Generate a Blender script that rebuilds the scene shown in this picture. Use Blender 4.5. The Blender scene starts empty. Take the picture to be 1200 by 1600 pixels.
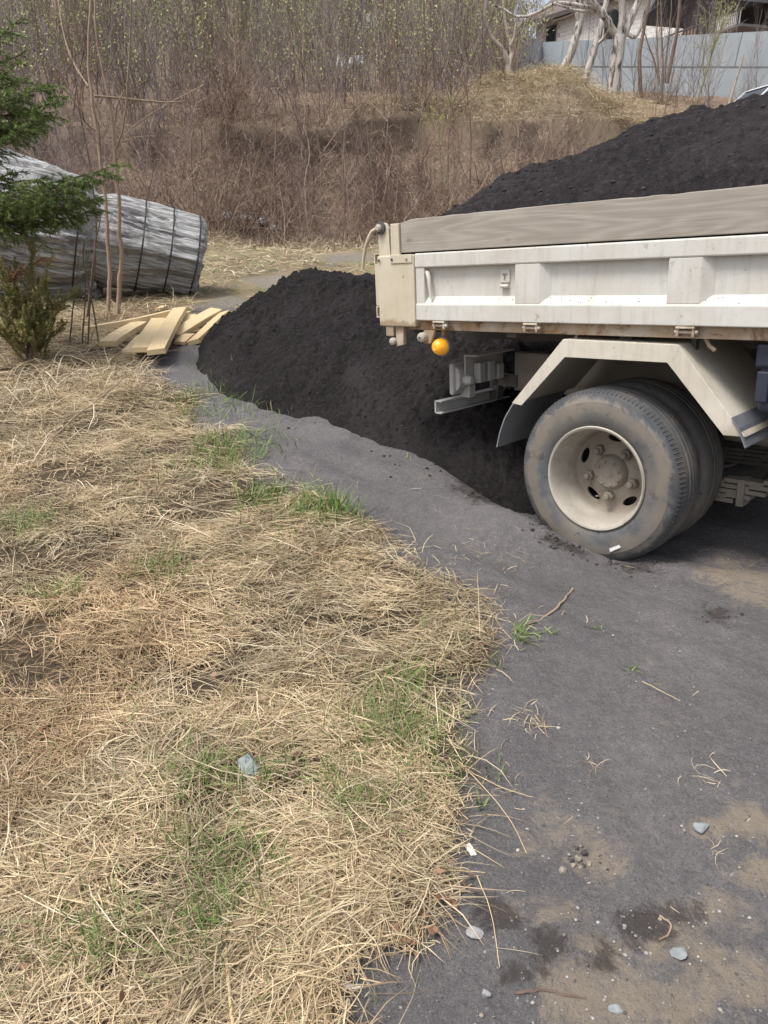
import bpy, bmesh, math, random
import numpy as np
from mathutils import Vector, Matrix
R = math.radians
rng = np.random.default_rng(7)
random.seed(7)
scene = bpy.context.scene
col = scene.collection

# ------------------------------------------------------------------ camera
CAM = np.array([0.0, 0.0, 1.45]); PITCH = R(20.0); FPX = 1209.0      # focal length in pixels of the 1200x1600 photo
cd = bpy.data.cameras.new('camera'); cam = bpy.data.objects.new('camera', cd); col.objects.link(cam)
cam.location = CAM; cam.rotation_euler = (R(90) - PITCH, 0, 0)
cd.sensor_fit = 'VERTICAL'; cd.sensor_height = 32.0; cd.lens = 32.0 * FPX / 1600.0
cd.clip_start = 0.05; cd.clip_end = 1500
scene.camera = cam

# ------------------------------------------------------------------ overcast sky and sun
SUN_EL, SUN_AZ = R(64), R(238)          # azimuth clockwise from +Y: behind and to the left of the camera
w = bpy.data.worlds.new('World'); scene.world = w; w.use_nodes = True
nt = w.node_tree; nt.nodes.clear()
sky = nt.nodes.new('ShaderNodeTexSky'); sky.sky_type = 'NISHITA'; sky.sun_disc = False
sky.sun_elevation = SUN_EL; sky.sun_rotation = SUN_AZ; sky.air_density = 1.0; sky.dust_density = 4.0; sky.ozone_density = 1.0
hs = nt.nodes.new('ShaderNodeHueSaturation'); hs.inputs['Saturation'].default_value = 0.38
bg = nt.nodes.new('ShaderNodeBackground'); bg.inputs['Strength'].default_value = 0.105
wo = nt.nodes.new('ShaderNodeOutputWorld')
nt.links.new(sky.outputs[0], hs.inputs['Color']); nt.links.new(hs.outputs[0], bg.inputs[0]); nt.links.new(bg.outputs[0], wo.inputs[0])
sl = bpy.data.lights.new('sun', 'SUN'); sl.energy = 1.5; sl.angle = R(18); sl.color = (1.0, 0.96, 0.9)
so = bpy.data.objects.new('sun', sl); col.objects.link(so)
sd = Vector((math.sin(SUN_AZ) * math.cos(SUN_EL), math.cos(SUN_AZ) * math.cos(SUN_EL), math.sin(SUN_EL)))
so.rotation_euler = sd.to_track_quat('Z', 'Y').to_euler(); so.location = (-5, -8, 12)
scene.view_settings.view_transform = 'Standard'; scene.view_settings.look = 'None'
scene.view_settings.exposure = 0.98; scene.view_settings.gamma = 1.0
scene.view_settings.use_curve_mapping = False
scene.render.engine = 'CYCLES'

# ------------------------------------------------------------------ noise, rays, terrain
def _hash(ix, iy, seed):
    n = (ix.astype(np.int64) * 374761393 + iy.astype(np.int64) * 668265263 + seed * 982451653) & 0xFFFFFFFF
    n = ((n ^ (n >> 13)) * 1274126177) & 0xFFFFFFFF
    return ((n ^ (n >> 16)) & 0xFFFF) / 65535.0
def vnoise(x, y, seed=0):
    x = np.asarray(x, float); y = np.asarray(y, float)
    ix = np.floor(x); iy = np.floor(y); fx = x - ix; fy = y - iy
    fx = fx * fx * (3 - 2 * fx); fy = fy * fy * (3 - 2 * fy)
    a = _hash(ix, iy, seed); b = _hash(ix + 1, iy, seed); c = _hash(ix, iy + 1, seed); d = _hash(ix + 1, iy + 1, seed)
    return (a + (b - a) * fx) * (1 - fy) + (c + (d - c) * fx) * fy
def fbm(x, y, seed=0, oct=4, gain=.5):
    s = 0; a = 1; t = 0
    for o in range(oct):
        k = 2.03 ** o
        s = s + a * (vnoise(x * k + 17.3 * o, y * k - 9.1 * o, seed + o) - .5); t += a; a *= gain
    return s / t * 2          # about -1..1
def sst(a, b, x):
    t = np.clip((x - a) / (b - a), 0, 1); return t * t * (3 - 2 * t)

def ray(px, py):
    x = (px - 600) / FPX; y = (800 - py) / FPX
    return np.array([x, y * math.sin(PITCH) + math.cos(PITCH), y * math.cos(PITCH) - math.sin(PITCH)])
def at_y(px, py, Y):                       # the point where a pixel's ray crosses the vertical plane at distance Y
    d = ray(px, py); return CAM + d * (Y / d[1])

# truck frame: stands nose-up, its tail pointing away to the left
TF = np.array([.720, -.692, .058]); TF /= np.linalg.norm(TF)
TL = np.cross([0, 0, 1], TF); TL /= np.linalg.norm(TL); TU = np.cross(TF, TL)
TO = CAM + ray(930, 748) * 3.26 - TU * .367        # ground contact under the right rear wheel
TR = np.array([TF, TL, TU])
def T(px, py, yo=0.):                               # pixel -> (x, z) on the truck's lengthwise plane y = yo
    d = TR @ ray(px, py); o = TR @ (CAM - TO); q = o + d * ((yo - o[1]) / d[1]); return q[0], q[2]

def sdist(poly, x, y):                              # signed distance to a polygon, positive inside
    P = np.asarray(poly, float); n = len(P); d = np.full(np.shape(x), 1e9); ins = np.zeros(np.shape(x), bool)
    for i in range(n):
        ax, ay = P[i]; bx, by = P[(i + 1) % n]; ex, ey = bx - ax, by - ay
        t = np.clip(((x - ax) * ex + (y - ay) * ey) / (ex * ex + ey * ey + 1e-12), 0, 1)
        d = np.minimum(d, np.hypot(x - ax - ex * t, y - ay - ey * t))
        c = ((ay > y) != (by > y)); ins ^= c & (x < (bx - ax) * (y - ay) / (by - ay + 1e-12) + ax)
    return np.where(ins, d, -d)

HEAP_FRONT = [(-1.56, 6.55), (-1.42, 5.95), (-1.12, 5.35), (-.82, 4.9), (-.62, 4.80), (-.4, 4.71), (-.2, 4.42), (0, 4.19), (.2, 3.98), (.39, 3.76), (.65, 3.62)]
HEAP = HEAP_FRONT + [(1.0, 3.62), (1.5, 3.9), (2.1, 4.5), (2.2, 5.4), (1.7, 6.7), (.9, 7.7), (-.1, 8.0), (-1.0, 7.8), (-1.5, 7.2)]

def zt(x, y, fine=True):
    x = np.asarray(x, float); y = np.asarray(y, float)
    yy = np.clip(y, -6, 16)
    z = -.04 + .083 * yy
    # road plane under the truck
    lx = (x - TO[0]) * TF[0] + (y - TO[1]) * TF[1]; ly = (x - TO[0]) * TL[0] + (y - TO[1]) * TL[1]
    zp = .135 + .058 * lx
    m = sst(-1.15, -.12, ly) * sst(-1.25, -.35, lx) * (1 - sst(4.5, 9, lx)) * (1 - sst(2.6, 5, ly))
    z = z * (1 - m) + zp * m
    z = z + .135 * np.exp(-((ly + .13) / .15) ** 2) * (1 - sst(-.28, .08, lx)) * sst(-.95, -.35, lx)      # sand pushed up against the rear tyre
    z = z + .05 * np.exp(-((lx + .75) / .5) ** 2 - ((ly + .1) / .25) ** 2)
    # hillside: bank, grassy ledge and a gentler slope above
    yb = y + 1.2 * fbm(x * .22 + 3, y * .05, 5, 2)
    prof = np.interp(yb, [16, 17, 18.5, 20, 20.18, 21, 22.2, 60, 90, 140, 700], [0, .25, .95, 1.70, 2.40, 2.75, 3.2, 10.8, 15, 17, 17])
    z = z + prof
    z = z + .62 * np.exp(-((x - 4.4) / 2.3) ** 2 - ((y - 22.3) / 1.9) ** 2) * (1 + .5 * fbm(x * .9, y * .9, 15, 2)) + .35 * np.exp(-((x - 1.2) / 2.6) ** 2 - ((y - 21.6) / 1.2) ** 2) * (1 + .8 * fbm(x * 1.1, y * .6, 16, 2))
    z = z - 1.5 * np.exp(-((x - 12.5) / 3.2) ** 2 - ((y - 23.5) / 4.0) ** 2)
    z = z - .036 * np.clip(y - 22.2, 0, 60) * sst(.11, .18, x / np.maximum(y, 1))
    z = z + 14 * sst(40, 110, y) * (1 - sst(.11, .18, x / np.maximum(y, 1)))
    if fine:
        far = sst(8, 18, y)
        z = z + .02 * fbm(x * 1.3, y * 1.3, 21, 3) * (1 - m * .6) + .25 * far * fbm(x * .5, y * .5, 31, 3)
        z = z + .009 * fbm(x * 6, y * 6, 41, 3) + .010 * fbm(x * 16, y * 16, 44, 3, .6) * (y < 6)
        z = z + .045 * np.maximum(fbm(x * 3.0 + 7, y * 2.2, 45, 3), -.1) * (1 - sst(.5, 1.1, np.abs(ly + .35))) * (1 - sst(-.6, .2, lx)) * (y < 6) + .012 * fbm(x * 2.6, y * 2.6, 43, 2) * (1 - m)
        z = z + .016 * sst(-1.6, -.7, ly) * (1 - sst(2.6, 5, ly)) * fbm(lx * .8, ly * 16, 51, 2)           # streaks dragged along by the tyres
    return z
def G(px, py):                                      # pixel -> ground point
    d = ray(px, py); t = np.concatenate([np.linspace(.5, 12, 3000), np.linspace(12.01, 80, 4000)])
    p = CAM + d * t[:, None]; below = p[:, 2] < zt(p[:, 0], p[:, 1])
    i = int(np.argmax(below)) if below.any() else len(t) - 1
    return np.array([p[i, 0], p[i, 1], float(zt(p[i, 0], p[i, 1]))])

# ------------------------------------------------------------------ materials
def new_mat(name):
    m = bpy.data.materials.new(name); m.use_nodes = True; t = m.node_tree
    b = t.nodes['Principled BSDF']; return m, t, b
class N:
    """tiny helper around a node tree"""
    def __init__(s, t): s.t = t
    def n(s, typ, **kw):
        o = s.t.nodes.new(typ)
        for k, v in kw.items(): setattr(o, k, v)
        return o
    def l(s, a, b): s.t.links.new(a, b)
    def coord(s, scale=(1, 1, 1), kind='Object', rot=(0, 0, 0)):
        tc = s.n('ShaderNodeTexCoord'); mp = s.n('ShaderNodeMapping'); mp.inputs['Scale'].default_value = scale; mp.inputs['Rotation'].default_value = rot
        s.l(tc.outputs[kind], mp.inputs[0]); return mp.outputs[0]
    def noise(s, vec, scale, detail=5, rough=.6, dist=0):
        o = s.n('ShaderNodeTexNoise'); o.inputs['Scale'].default_value = scale; o.inputs['Detail'].default_value = detail
        o.inputs['Roughness'].default_value = rough; o.inputs['Distortion'].default_value = dist
        if vec is not None: s.l(vec, o.inputs['Vector'])
        return o.outputs['Fac']
    def ramp(s, fac, pts):
        o = s.n('ShaderNodeValToRGB'); e = o.color_ramp.elements
        while len(e) < len(pts): e.new(.5)
        for k, (p, c) in enumerate(pts):
            e[k].position = p; e[k].color = (c, c, c, 1) if isinstance(c, (int, float)) else (*c, 1)
        s.l(fac, o.inputs[0]); return o.outputs[0]
    def mix(s, fac, a, b, mode='MIX'):
        o = s.n('ShaderNodeMix', data_type='RGBA', blend_type=mode)
        for sock, v in ((o.inputs[0], fac), (o.inputs[6], a), (o.inputs[7], b)):
            if hasattr(v, 'is_linked'): s.l(v, sock)
            elif isinstance(v, (int, float)): sock.default_value = v
            else: sock.default_value = (*v, 1)
        return o.outputs[2]
    def math(s, op, a, b=0.):
        o = s.n('ShaderNodeMath', operation=op)
        for sock, v in ((o.inputs[0], a), (o.inputs[1], b)):
            if hasattr(v, 'is_linked'): s.l(v, sock)
            else: sock.default_value = v
        return o.outputs[0]
    def attr(s, name, out='Fac'):
        o = s.n('ShaderNodeAttribute'); o.attribute_name = name; return o.outputs[out]
    def bump(s, h, strength=.3, dist=.01, nrm=None):
        o = s.n('ShaderNodeBump'); o.inputs['Strength'].default_value = strength; o.inputs['Distance'].default_value = dist
        s.l(h, o.inputs['Height'])
        if nrm is not None: s.l(nrm, o.inputs['Normal'])
        return o.outputs[0]

def plain(name, c1, c2=None, scale=6, rough=.6, metal=0., bump=.0, bscale=60, bdist=.004, stretch=(1, 1, 1), c3=None, c3t=(.6, .7), kind='Object'):
    m, t, b = new_mat(name); n = N(t); v = n.coord(stretch, kind)
    c2 = c2 or tuple(x * .75 for x in c1)
    f = n.ramp(n.noise(v, scale, 6, .65), [(.35, 0.), (.65, 1.)]); c = n.mix(f, c1, c2)
    if c3: c = n.mix(n.ramp(n.noise(v, scale * 2.7, 8, .7, .5), [(c3t[0], 0.), (c3t[1], 1.)]), c, c3)
    n.l(c, b.inputs['Base Color']); b.inputs['Roughness'].default_value = rough; b.inputs['Metallic'].default_value = metal
    if bump: n.l(n.bump(n.noise(v, bscale, 5, .6), bump, bdist), b.inputs['Normal'])
    return m
def blade_mat(name, rough=.65, trans=.14):
    m, t, b = new_mat(name); n = N(t); a = n.attr('col', 'Color')
    n.l(a, b.inputs['Base Color']); b.inputs['Roughness'].default_value = rough; b.inputs['Specular IOR Level'].default_value = .3
    if trans:
        tr = n.n('ShaderNodeBsdfTranslucent'); n.l(a, tr.inputs[0]); mx = n.n('ShaderNodeMixShader'); mx.inputs[0].default_value = trans
        n.l(b.outputs[0], mx.inputs[1]); n.l(tr.outputs[0], mx.inputs[2]); n.l(mx.outputs[0], t.nodes['Material Output'].inputs[0])
    return m

def mat_paint(name, base, dirt=(.33, .25, .16), amount=.35, rough=.45, edge=(.985, 1.035)):
    m, t, b = new_mat(name); n = N(t); v = n.coord((1, 1, 1))
    c = n.mix(n.ramp(n.noise(v, 3.2, 6, .7, .3), [(.40, 0.), (.72, amount)]), base, dirt)
    vs = n.coord((9, 9, .9))
    c = n.mix(n.ramp(n.noise(vs, 4, 6, .7), [(.50, 0.), (.80, .55)]), c, tuple(x * .55 for x in base))     # rain streaks
    c = n.mix(n.ramp(n.noise(v, 26, 4, .75, 1.2), [(.70, 0.), (.735, 1.)]), c, (.16, .085, .045))           # chips of rust
    sx = n.n('ShaderNodeSeparateXYZ'); n.l(n.coord((1, 1, 1)), sx.inputs[0])
    low = n.ramp(n.math('ADD', sx.outputs[2], n.math('MULTIPLY', n.math('SUBTRACT', n.noise(n.coord((1, 1, .3)), 7, 7, .75), .5), .16)), [(edge[0], 1.), (edge[1], 0.)])       # grime and rust along the bottom edges
    c = n.mix(n.math('MULTIPLY', low, .75), c, (.27, .19, .12))
    scr = n.ramp(n.noise(n.coord((1.2, 1, 22)), 4, 6, .8, .2), [(.66, 0.), (.70, .6)]); c = n.mix(scr, c, (.30, .27, .23))                  # scuffs along the sides
    rb = n.math('MULTIPLY', n.ramp(n.noise(v, 2.2, 3), [(.50, 0.), (.62, 1.)]), n.ramp(n.noise(v, 30, 6, .8, .8), [(.60, 0.), (.66, 1.)])); c = n.mix(n.math('MULTIPLY', rb, .8), c, (.22, .115, .055))
    n.l(c, b.inputs['Base Color'])
    n.l(n.ramp(n.noise(v, 8, 4), [(.3, rough), (.8, min(1, rough + .3))]), b.inputs['Roughness'])
    n.l(n.bump(n.noise(v, 4, 5, .6), .35, .012), b.inputs['Normal'])
    return m
M = {}
M['paint'] = mat_paint('white_paint', (.60, .587, .55), amount=.36)
M['cream'] = mat_paint('cream_paint', (.58, .52, .405), (.36, .27, .16), .45)
M['fender'] = mat_paint('fender_paint', (.62, .58, .50), (.36, .28, .19), .35, .45, (.60, .66))
def mat_rail():
    m, t, b = new_mat('rusty_rail'); n = N(t); v = n.coord((1, 1, 1))
    c = n.mix(n.ramp(n.noise(v, 5, 7, .7, .4), [(.38, 0.), (.66, 1.)]), (.48, .42, .34), (.33, .19, .085))
    c = n.mix(n.ramp(n.noise(v, 14, 7, .75, .6), [(.52, 0.), (.64, 1.)]), c, (.20, .085, .035))
    n.l(c, b.inputs['Base Color']); b.inputs['Roughness'].default_value = .75
    n.l(n.bump(n.noise(v, 60, 5), .35, .003), b.inputs['Normal']); return m
M['rail'] = mat_rail()
def mat_board():
    m, t, b = new_mat('weathered_board'); n = N(t); v = n.coord((.55, 5, 7.0))
    v = n.coord((.75, 1, 6.5))
    rings = n.math('ADD', n.math('MULTIPLY', n.math('SINE', n.math('MULTIPLY', n.noise(v, 1.15, 2, .45, .3), 75.)), .5), .5)
    fine = n.noise(n.coord((1.2, 40, 95)), 3, 5, .7)
    c = n.mix(n.math('MULTIPLY', rings, .5), (.38, .345, .30), (.24, .205, .17))
    c = n.mix(n.ramp(fine, [(.42, 0.), (.72, .7)]), c, (.20, .17, .14))
    c = n.mix(n.ramp(n.noise(n.coord((1, 1, 2)), 2.5, 4), [(.5, 0.), (.8, .5)]), c, (.50, .46, .40))
    kn = n.n('ShaderNodeTexVoronoi'); kn.inputs['Scale'].default_value = 1.0; n.l(n.coord((2.3, .01, 5.0)), kn.inputs['Vector'])
    c = n.mix(n.ramp(kn.outputs['Distance'], [(.05, .8), (.085, 0.)]), c, (.17, .14, .115))
    n.l(c, b.inputs['Base Color']); b.inputs['Roughness'].default_value = .85
    n.l(n.bump(fine, .25, .002), b.inputs['Normal']); return m
M['board'] = mat_board()
M['grey_metal'] = plain('dusty_grey_metal', (.46, .45, .44), (.34, .325, .31), 5, .7, 0, .2, 60, .002)
M['dark_metal'] = plain('dark_chassis', (.075, .07, .068), (.13, .115, .10), 4, .75, 0, .2, 50, .003)
M['tan_metal'] = plain('dusty_chassis', (.30, .265, .22), (.18, .155, .13), 4, .8, 0, .2, 50, .003)
M['rim'] = plain('dusty_rim', (.40, .365, .31), (.28, .25, .21), 7, .7, 0, .15, 70, .002, c3=(.20, .15, .11), c3t=(.62, .75))
def rim_mat():
    m, t, b = new_mat('dusty_rim'); n = N(t); v = n.coord((1, 1, 1)); sx = n.n('ShaderNodeSeparateXYZ'); n.l(v, sx.inputs[0])
    c = n.mix(n.ramp(n.noise(v, 7, 6, .65), [(.35, 0.), (.65, 1.)]), (.46, .425, .365), (.33, .30, .255))
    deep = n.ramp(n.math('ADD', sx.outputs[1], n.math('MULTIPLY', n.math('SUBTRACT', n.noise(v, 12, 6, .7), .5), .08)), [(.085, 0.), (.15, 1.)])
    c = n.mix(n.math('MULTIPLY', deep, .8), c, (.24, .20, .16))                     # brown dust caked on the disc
    c = n.mix(n.ramp(n.noise(v, 22, 7, .75, .5), [(.58, 0.), (.68, .7)]), c, (.16, .115, .08))
    n.l(c, b.inputs['Base Color']); b.inputs['Roughness'].default_value = .75; n.l(n.bump(n.noise(v, 70, 4), .2, .002), b.inputs['Normal']); return m
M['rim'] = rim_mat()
M['hub'] = plain('dusty_hub', (.25, .215, .175), (.17, .145, .12), 12, .8, 0, .2, 90, .002)
def mat_tyre():
    m, t, b = new_mat('dusty_rubber'); n = N(t); v = n.coord((1, 1, 1))
    c = n.mix(n.ramp(n.noise(v, 7, 6, .65, .3), [(.36, 0.), (.62, 1.)]), (.085, .090, .100), (.15, .14, .125))
    c = n.mix(n.ramp(n.noise(v, 3, 4, .6), [(.5, 0.), (.72, .6)]), c, (.21, .175, .135))
    c = n.mix(n.ramp(n.noise(v, 20, 5, .7, .6), [(.58, 0.), (.66, .8)]), c, (.045, .047, .052))
    sx = n.n('ShaderNodeSeparateXYZ'); n.l(v, sx.inputs[0]); rad = n.math('SQRT', n.math('ADD', n.math('MULTIPLY', sx.outputs[0], sx.outputs[0]), n.math('MULTIPLY', sx.outputs[2], sx.outputs[2])))
    wob = n.math('ADD', rad, n.math('MULTIPLY', n.math('SUBTRACT', n.noise(v, 9, 7, .75, .7), .5), .15))
    band = n.ramp(wob, [(.265, 0.), (.29, 1.), (.325, 1.), (.34, 0.)]); c = n.mix(n.math('MULTIPLY', band, .42), c, (.245, .20, .15))      # dried mud on the sidewall
    dk = n.ramp(wob, [(.335, 0.), (.352, 1.)]); side_ = n.ramp(sx.outputs[1], [(.018, 1.), (.045, 0.)]); c = n.mix(n.math('MULTIPLY', n.math('MULTIPLY', dk, side_), .7), c, (.042, .046, .055))   # bare rubber at the shoulder
    n.l(c, b.inputs['Base Color']); b.inputs['Roughness'].default_value = .78
    n.l(n.bump(n.noise(v, 120, 4), .25, .002), b.inputs['Normal']); return m
M['tyre'] = mat_tyre()
M['rubber'] = plain('blue_grey_rubber', (.11, .125, .155), (.19, .19, .20), 8, .6, 0, .15)
M['flap'] = plain('grey_mud_flap', (.27, .275, .285), (.18, .18, .185), 5, .6, 0, .15)
M['plastic'] = plain('dark_blue_plastic', (.018, .024, .042), (.035, .04, .06), 5, .5)
M['rod'] = plain('cream_rod', (.62, .55, .42), (.45, .37, .25), 14, .6)
M['glass'] = plain('dark_glass', (.02, .025, .03), (.03, .035, .04), 3, .08)
def mat_amber():
    m, t, b = new_mat('amber_lens'); b.inputs['Base Color'].default_value = (.95, .42, .02, 1); b.inputs['Roughness'].default_value = .12
    b.inputs['Emission Color'].default_value = (1, .40, .02, 1); b.inputs['Emission Strength'].default_value = .08; b.inputs['Coat Weight'].default_value = .6; return m
M['amber'] = mat_amber()
M['red_lens'] = plain('red_lens', (.35, .02, .015), (.3, .02, .02), 3, .15)
def mat_soil(name, a, bcol, bs=1.):
    m, t, b = new_mat(name); n = N(t); v = n.coord((1, 1, 1))
    c = n.mix(n.ramp(n.noise(v, 5, 8, .75), [(.3, 0.), (.7, 1.)]), a, bcol)
    c = n.mix(n.ramp(n.noise(v, 1.1, 7, .7, .4), [(.5, 0.), (.66, .55)]), c, tuple(x * 1.75 for x in bcol))      # drier crust
    c = n.mix(n.ramp(n.noise(v, 42, 6, .8), [(.52, 0.), (.66, .75)]), c, tuple(x * 2.1 for x in bcol)); c = n.mix(n.ramp(n.noise(v, 30, 6, .8), [(.36, .8), (.5, 0.)]), c, tuple(x * .45 for x in a))
    c = n.mix(n.ramp(n.noise(v, 160, 3, .8), [(.66, 0.), (.74, .8)]), c, tuple(x * 2.6 for x in bcol))
    n.l(c, b.inputs['Base Color']); b.inputs['Roughness'].default_value = .95; b.inputs['Specular IOR Level'].default_value = .15
    h = n.math('ADD', n.noise(v, 28, 8, .75), n.math('MULTIPLY', n.noise(v, 110, 4, .7), .35))
    n.l(n.bump(h, bs, .03), b.inputs['Normal']); return m
M['soil'] = mat_soil('black_soil', (.0165, .0142, .0145), (.031, .0272, .028), 1.)
M['load'] = mat_soil('dark_load_soil', (.024, .021, .0225), (.046, .041, .0435), 1.)
def mat_fresh():
    m, t, b = new_mat('fresh_pine'); n = N(t); oi = n.n('ShaderNodeObjectInfo'); v = n.coord((1.2, 14, 14))
    g = n.noise(v, 3, 5, .65, .8)
    c = n.mix(g, (.66, .52, .31), (.50, .36, .185))
    c = n.mix(n.ramp(n.noise(n.coord((1, 1, 1)), 9, 4), [(.6, 0.), (.8, .5)]), c, (.42, .27, .13))
    c = n.mix(n.math('MULTIPLY', oi.outputs['Random'], .35), c, (.76, .63, .42))
    n.l(c, b.inputs['Base Color']); b.inputs['Roughness'].default_value = .7; n.l(n.bump(g, .2, .002), b.inputs['Normal']); return m
M['pine'] = mat_fresh()
def mat_bundle():
    m, t, b = new_mat('silver_weathered_wood'); n = N(t); v = n.coord((.5, 9, 9))
    g = n.noise(v, 2.4, 8, .72, .4); g2 = n.noise(n.coord((.8, 30, 30)), 2, 5, .7)
    c = n.ramp(g, [(.28, (.09, .08, .07)), (.38, (.30, .285, .265)), (.48, (.52, .52, .52)), (.62, (.80, .81, .83))])
    c = n.mix(n.ramp(g2, [(.4, .75), (.55, 0.)]), c, (.15, .135, .12))
    n.l(c, b.inputs['Base Color']); b.inputs['Roughness'].default_value = .85
    n.l(n.bump(n.math('ADD', g, g2), 1., .035), b.inputs['Normal']); return m
M['bundle'] = mat_bundle()
M['strap'] = plain('black_strap', (.02, .02, .022), (.05, .045, .04), 8, .6)
M['bark_pale'] = plain('pale_bark', (.46, .40, .33), (.30, .25, .20), 5, .85, 0, .5, 30, .02, (1, 1, .35), (.14, .11, .09), (.55, .68))
M['bark_rough'] = plain('rough_grey_bark', (.60, .56, .52), (.40, .365, .33), 4, .9, 0, .9, 16, .06, (1, 1, .22), (.075, .06, .05), (.5, .6))
M['bark_tan'] = plain('tan_sapling_bark', (.38, .285, .21), (.27, .19, .135), 9, .8, 0, .3, 40, .005, (1, 1, .4), (.17, .11, .08), (.58, .7))
M['bark_dark'] = plain('dark_stem_bark', (.11, .075, .06), (.17, .12, .09), 9, .85)
M['bark_brown'] = plain('brown_sapling_bark', (.15, .105, .08), (.23, .17, .13), 5, .85)
M['bark_olive'] = plain('olive_willow_bark', (.27, .25, .13), (.20, .185, .10), 5, .8)
M['blade'] = blade_mat('straw_blade'); M['twig'] = blade_mat('thicket_twig', .85, 0.); M['needle'] = blade_mat('needles', .5, .15)
M['stone_blue'] = plain('blue_grey_stone', (.27, .30, .30), (.18, .20, .21), 30, .8, 0, .5, 60, .004, c3=(.42, .44, .43), c3t=(.6, .75))
M['stone_grey'] = plain('grey_stone', (.33, .33, .33), (.22, .22, .22), 30, .85, 0, .4, 80, .003)
M['stone_tan'] = plain('tan_stone', (.30, .26, .21), (.20, .175, .145), 30, .85, 0, .4, 80, .003)
M['paper'] = plain('white_paper', (.80, .79, .76), (.68, .67, .63), 20, .6, 0, .3, 30, .003)
M['plastic_white'] = plain('white_sheet', (.82, .85, .88), (.65, .70, .76), 3, .5, 0, .5, 6, .05)
M['leaf_litter'] = blade_mat('fallen_leaf', .8, .1)
def mat_ground():
    m, t, b = new_mat('ground_cover'); n = N(t); v = n.coord((1, 1, 1), 'Object')
    # dark volcanic sand
    sand = n.mix(n.ramp(n.noise(v, 2.2, 6, .6), [(.35, 0.), (.68, 1.)]), (.168, .157, .161), (.235, .221, .222))
    sand = n.mix(n.ramp(n.noise(v, 24, 6, .75), [(.4, .42), (.62, 0.)]), sand, (.098, .091, .094))
    sand = n.mix(n.ramp(n.noise(v, 85, 4, .7), [(.52, 0.), (.68, .5)]), sand, (.29, .277, .274))
    sand = n.mix(n.ramp(n.noise(v, 210, 3, .7), [(.36, .7), (.5, 0.)]), sand, (.085, .08, .083))
    sand = n.mix(n.ramp(n.noise(v, 150, 2, .6), [(.69, 0.), (.73, .9)]), sand, (.34, .33, .33))
    sand = n.mix(n.ramp(n.noise(v, 52, 3, .6), [(.72, 0.), (.75, .8)]), sand, (.38, .37, .355))
    # packed light dirt, wet brown stains
    dirt = n.mix(n.noise(v, 18, 6, .7), (.40, .33, .25), (.26, .222, .18))
    edge = n.math('ADD', n.attr('m_dirt'), n.math('MULTIPLY', n.math('SUBTRACT', n.noise(v, 7, 10, .82, .8), .5), 4.4))
    c = n.mix(n.ramp(edge, [(.40, 0.), (1.05, .85)]), sand, dirt)
    wet = n.math('ADD', n.attr('m_wet'), n.math('MULTIPLY', n.math('SUBTRACT', n.noise(v, 11, 8, .75, .5), .5), 3.2))
    c = n.mix(n.ramp(wet, [(.5, 0.), (.85, .75)]), c, (.062, .050, .046))
    # thatch under the dry grass
    th = n.mix(n.ramp(n.noise(v, 60, 6, .75), [(.35, 0.), (.7, 1.)]), (.075, .056, .040), (.17, .128, .085))
    c = n.mix(n.attr('m_grass'), c, th)
    # trodden clearing: straw, moss and gravel
    cl = n.mix(n.ramp(n.noise(v, 1.3, 8, .7), [(.36, 0.), (.62, 1.)]), (.31, .245, .15), (.20, .165, .105))
    cl = n.mix(n.ramp(n.noise(v, .8, 6, .7), [(.55, 0.), (.7, .7)]), cl, (.17, .175, .075))
    cl = n.mix(n.ramp(n.noise(v, 14, 7, .8), [(.55, 0.), (.72, .8)]), cl, (.40, .34, .24))
    c = n.mix(n.attr('m_clear'), c, cl)
    gr = n.mix(n.ramp(n.noise(v, 40, 4, .8), [(.4, 0.), (.66, 1.)]), (.15, .135, .115), (.36, .33, .29))
    c = n.mix(n.ramp(n.math('ADD', n.attr('m_gravel'), n.math('MULTIPLY', n.math('SUBTRACT', n.noise(v, 3, 8, .75), .5), 3.)), [(.5, 0.), (.9, .85)]), c, gr)
    # hillside leaf litter
    hl = n.mix(n.ramp(n.noise(v, 1.6, 8, .75), [(.35, 0.), (.66, 1.)]), (.16, .115, .088), (.28, .21, .155))
    hl = n.mix(n.ramp(n.noise(v, .5, 4, .6), [(.52, 0.), (.68, .8)]), hl, (.27, .20, .135))
    c = n.mix(n.attr('m_hill'), c, hl)
    c = n.mix(n.attr('m_straw'), c, (.36, .295, .20))
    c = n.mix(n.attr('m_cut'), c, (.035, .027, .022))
    n.l(c, b.inputs['Base Color']); b.inputs['Roughness'].default_value = .95; b.inputs['Specular IOR Level'].default_value = .2
    h = n.math('ADD', n.noise(v, 35, 8, .7), n.math('MULTIPLY', n.noise(v, 260, 3, .7), .25))
    n.l(n.bump(h, 1., .026), b.inputs['Normal']); return m
M['ground'] = mat_ground()

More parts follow.
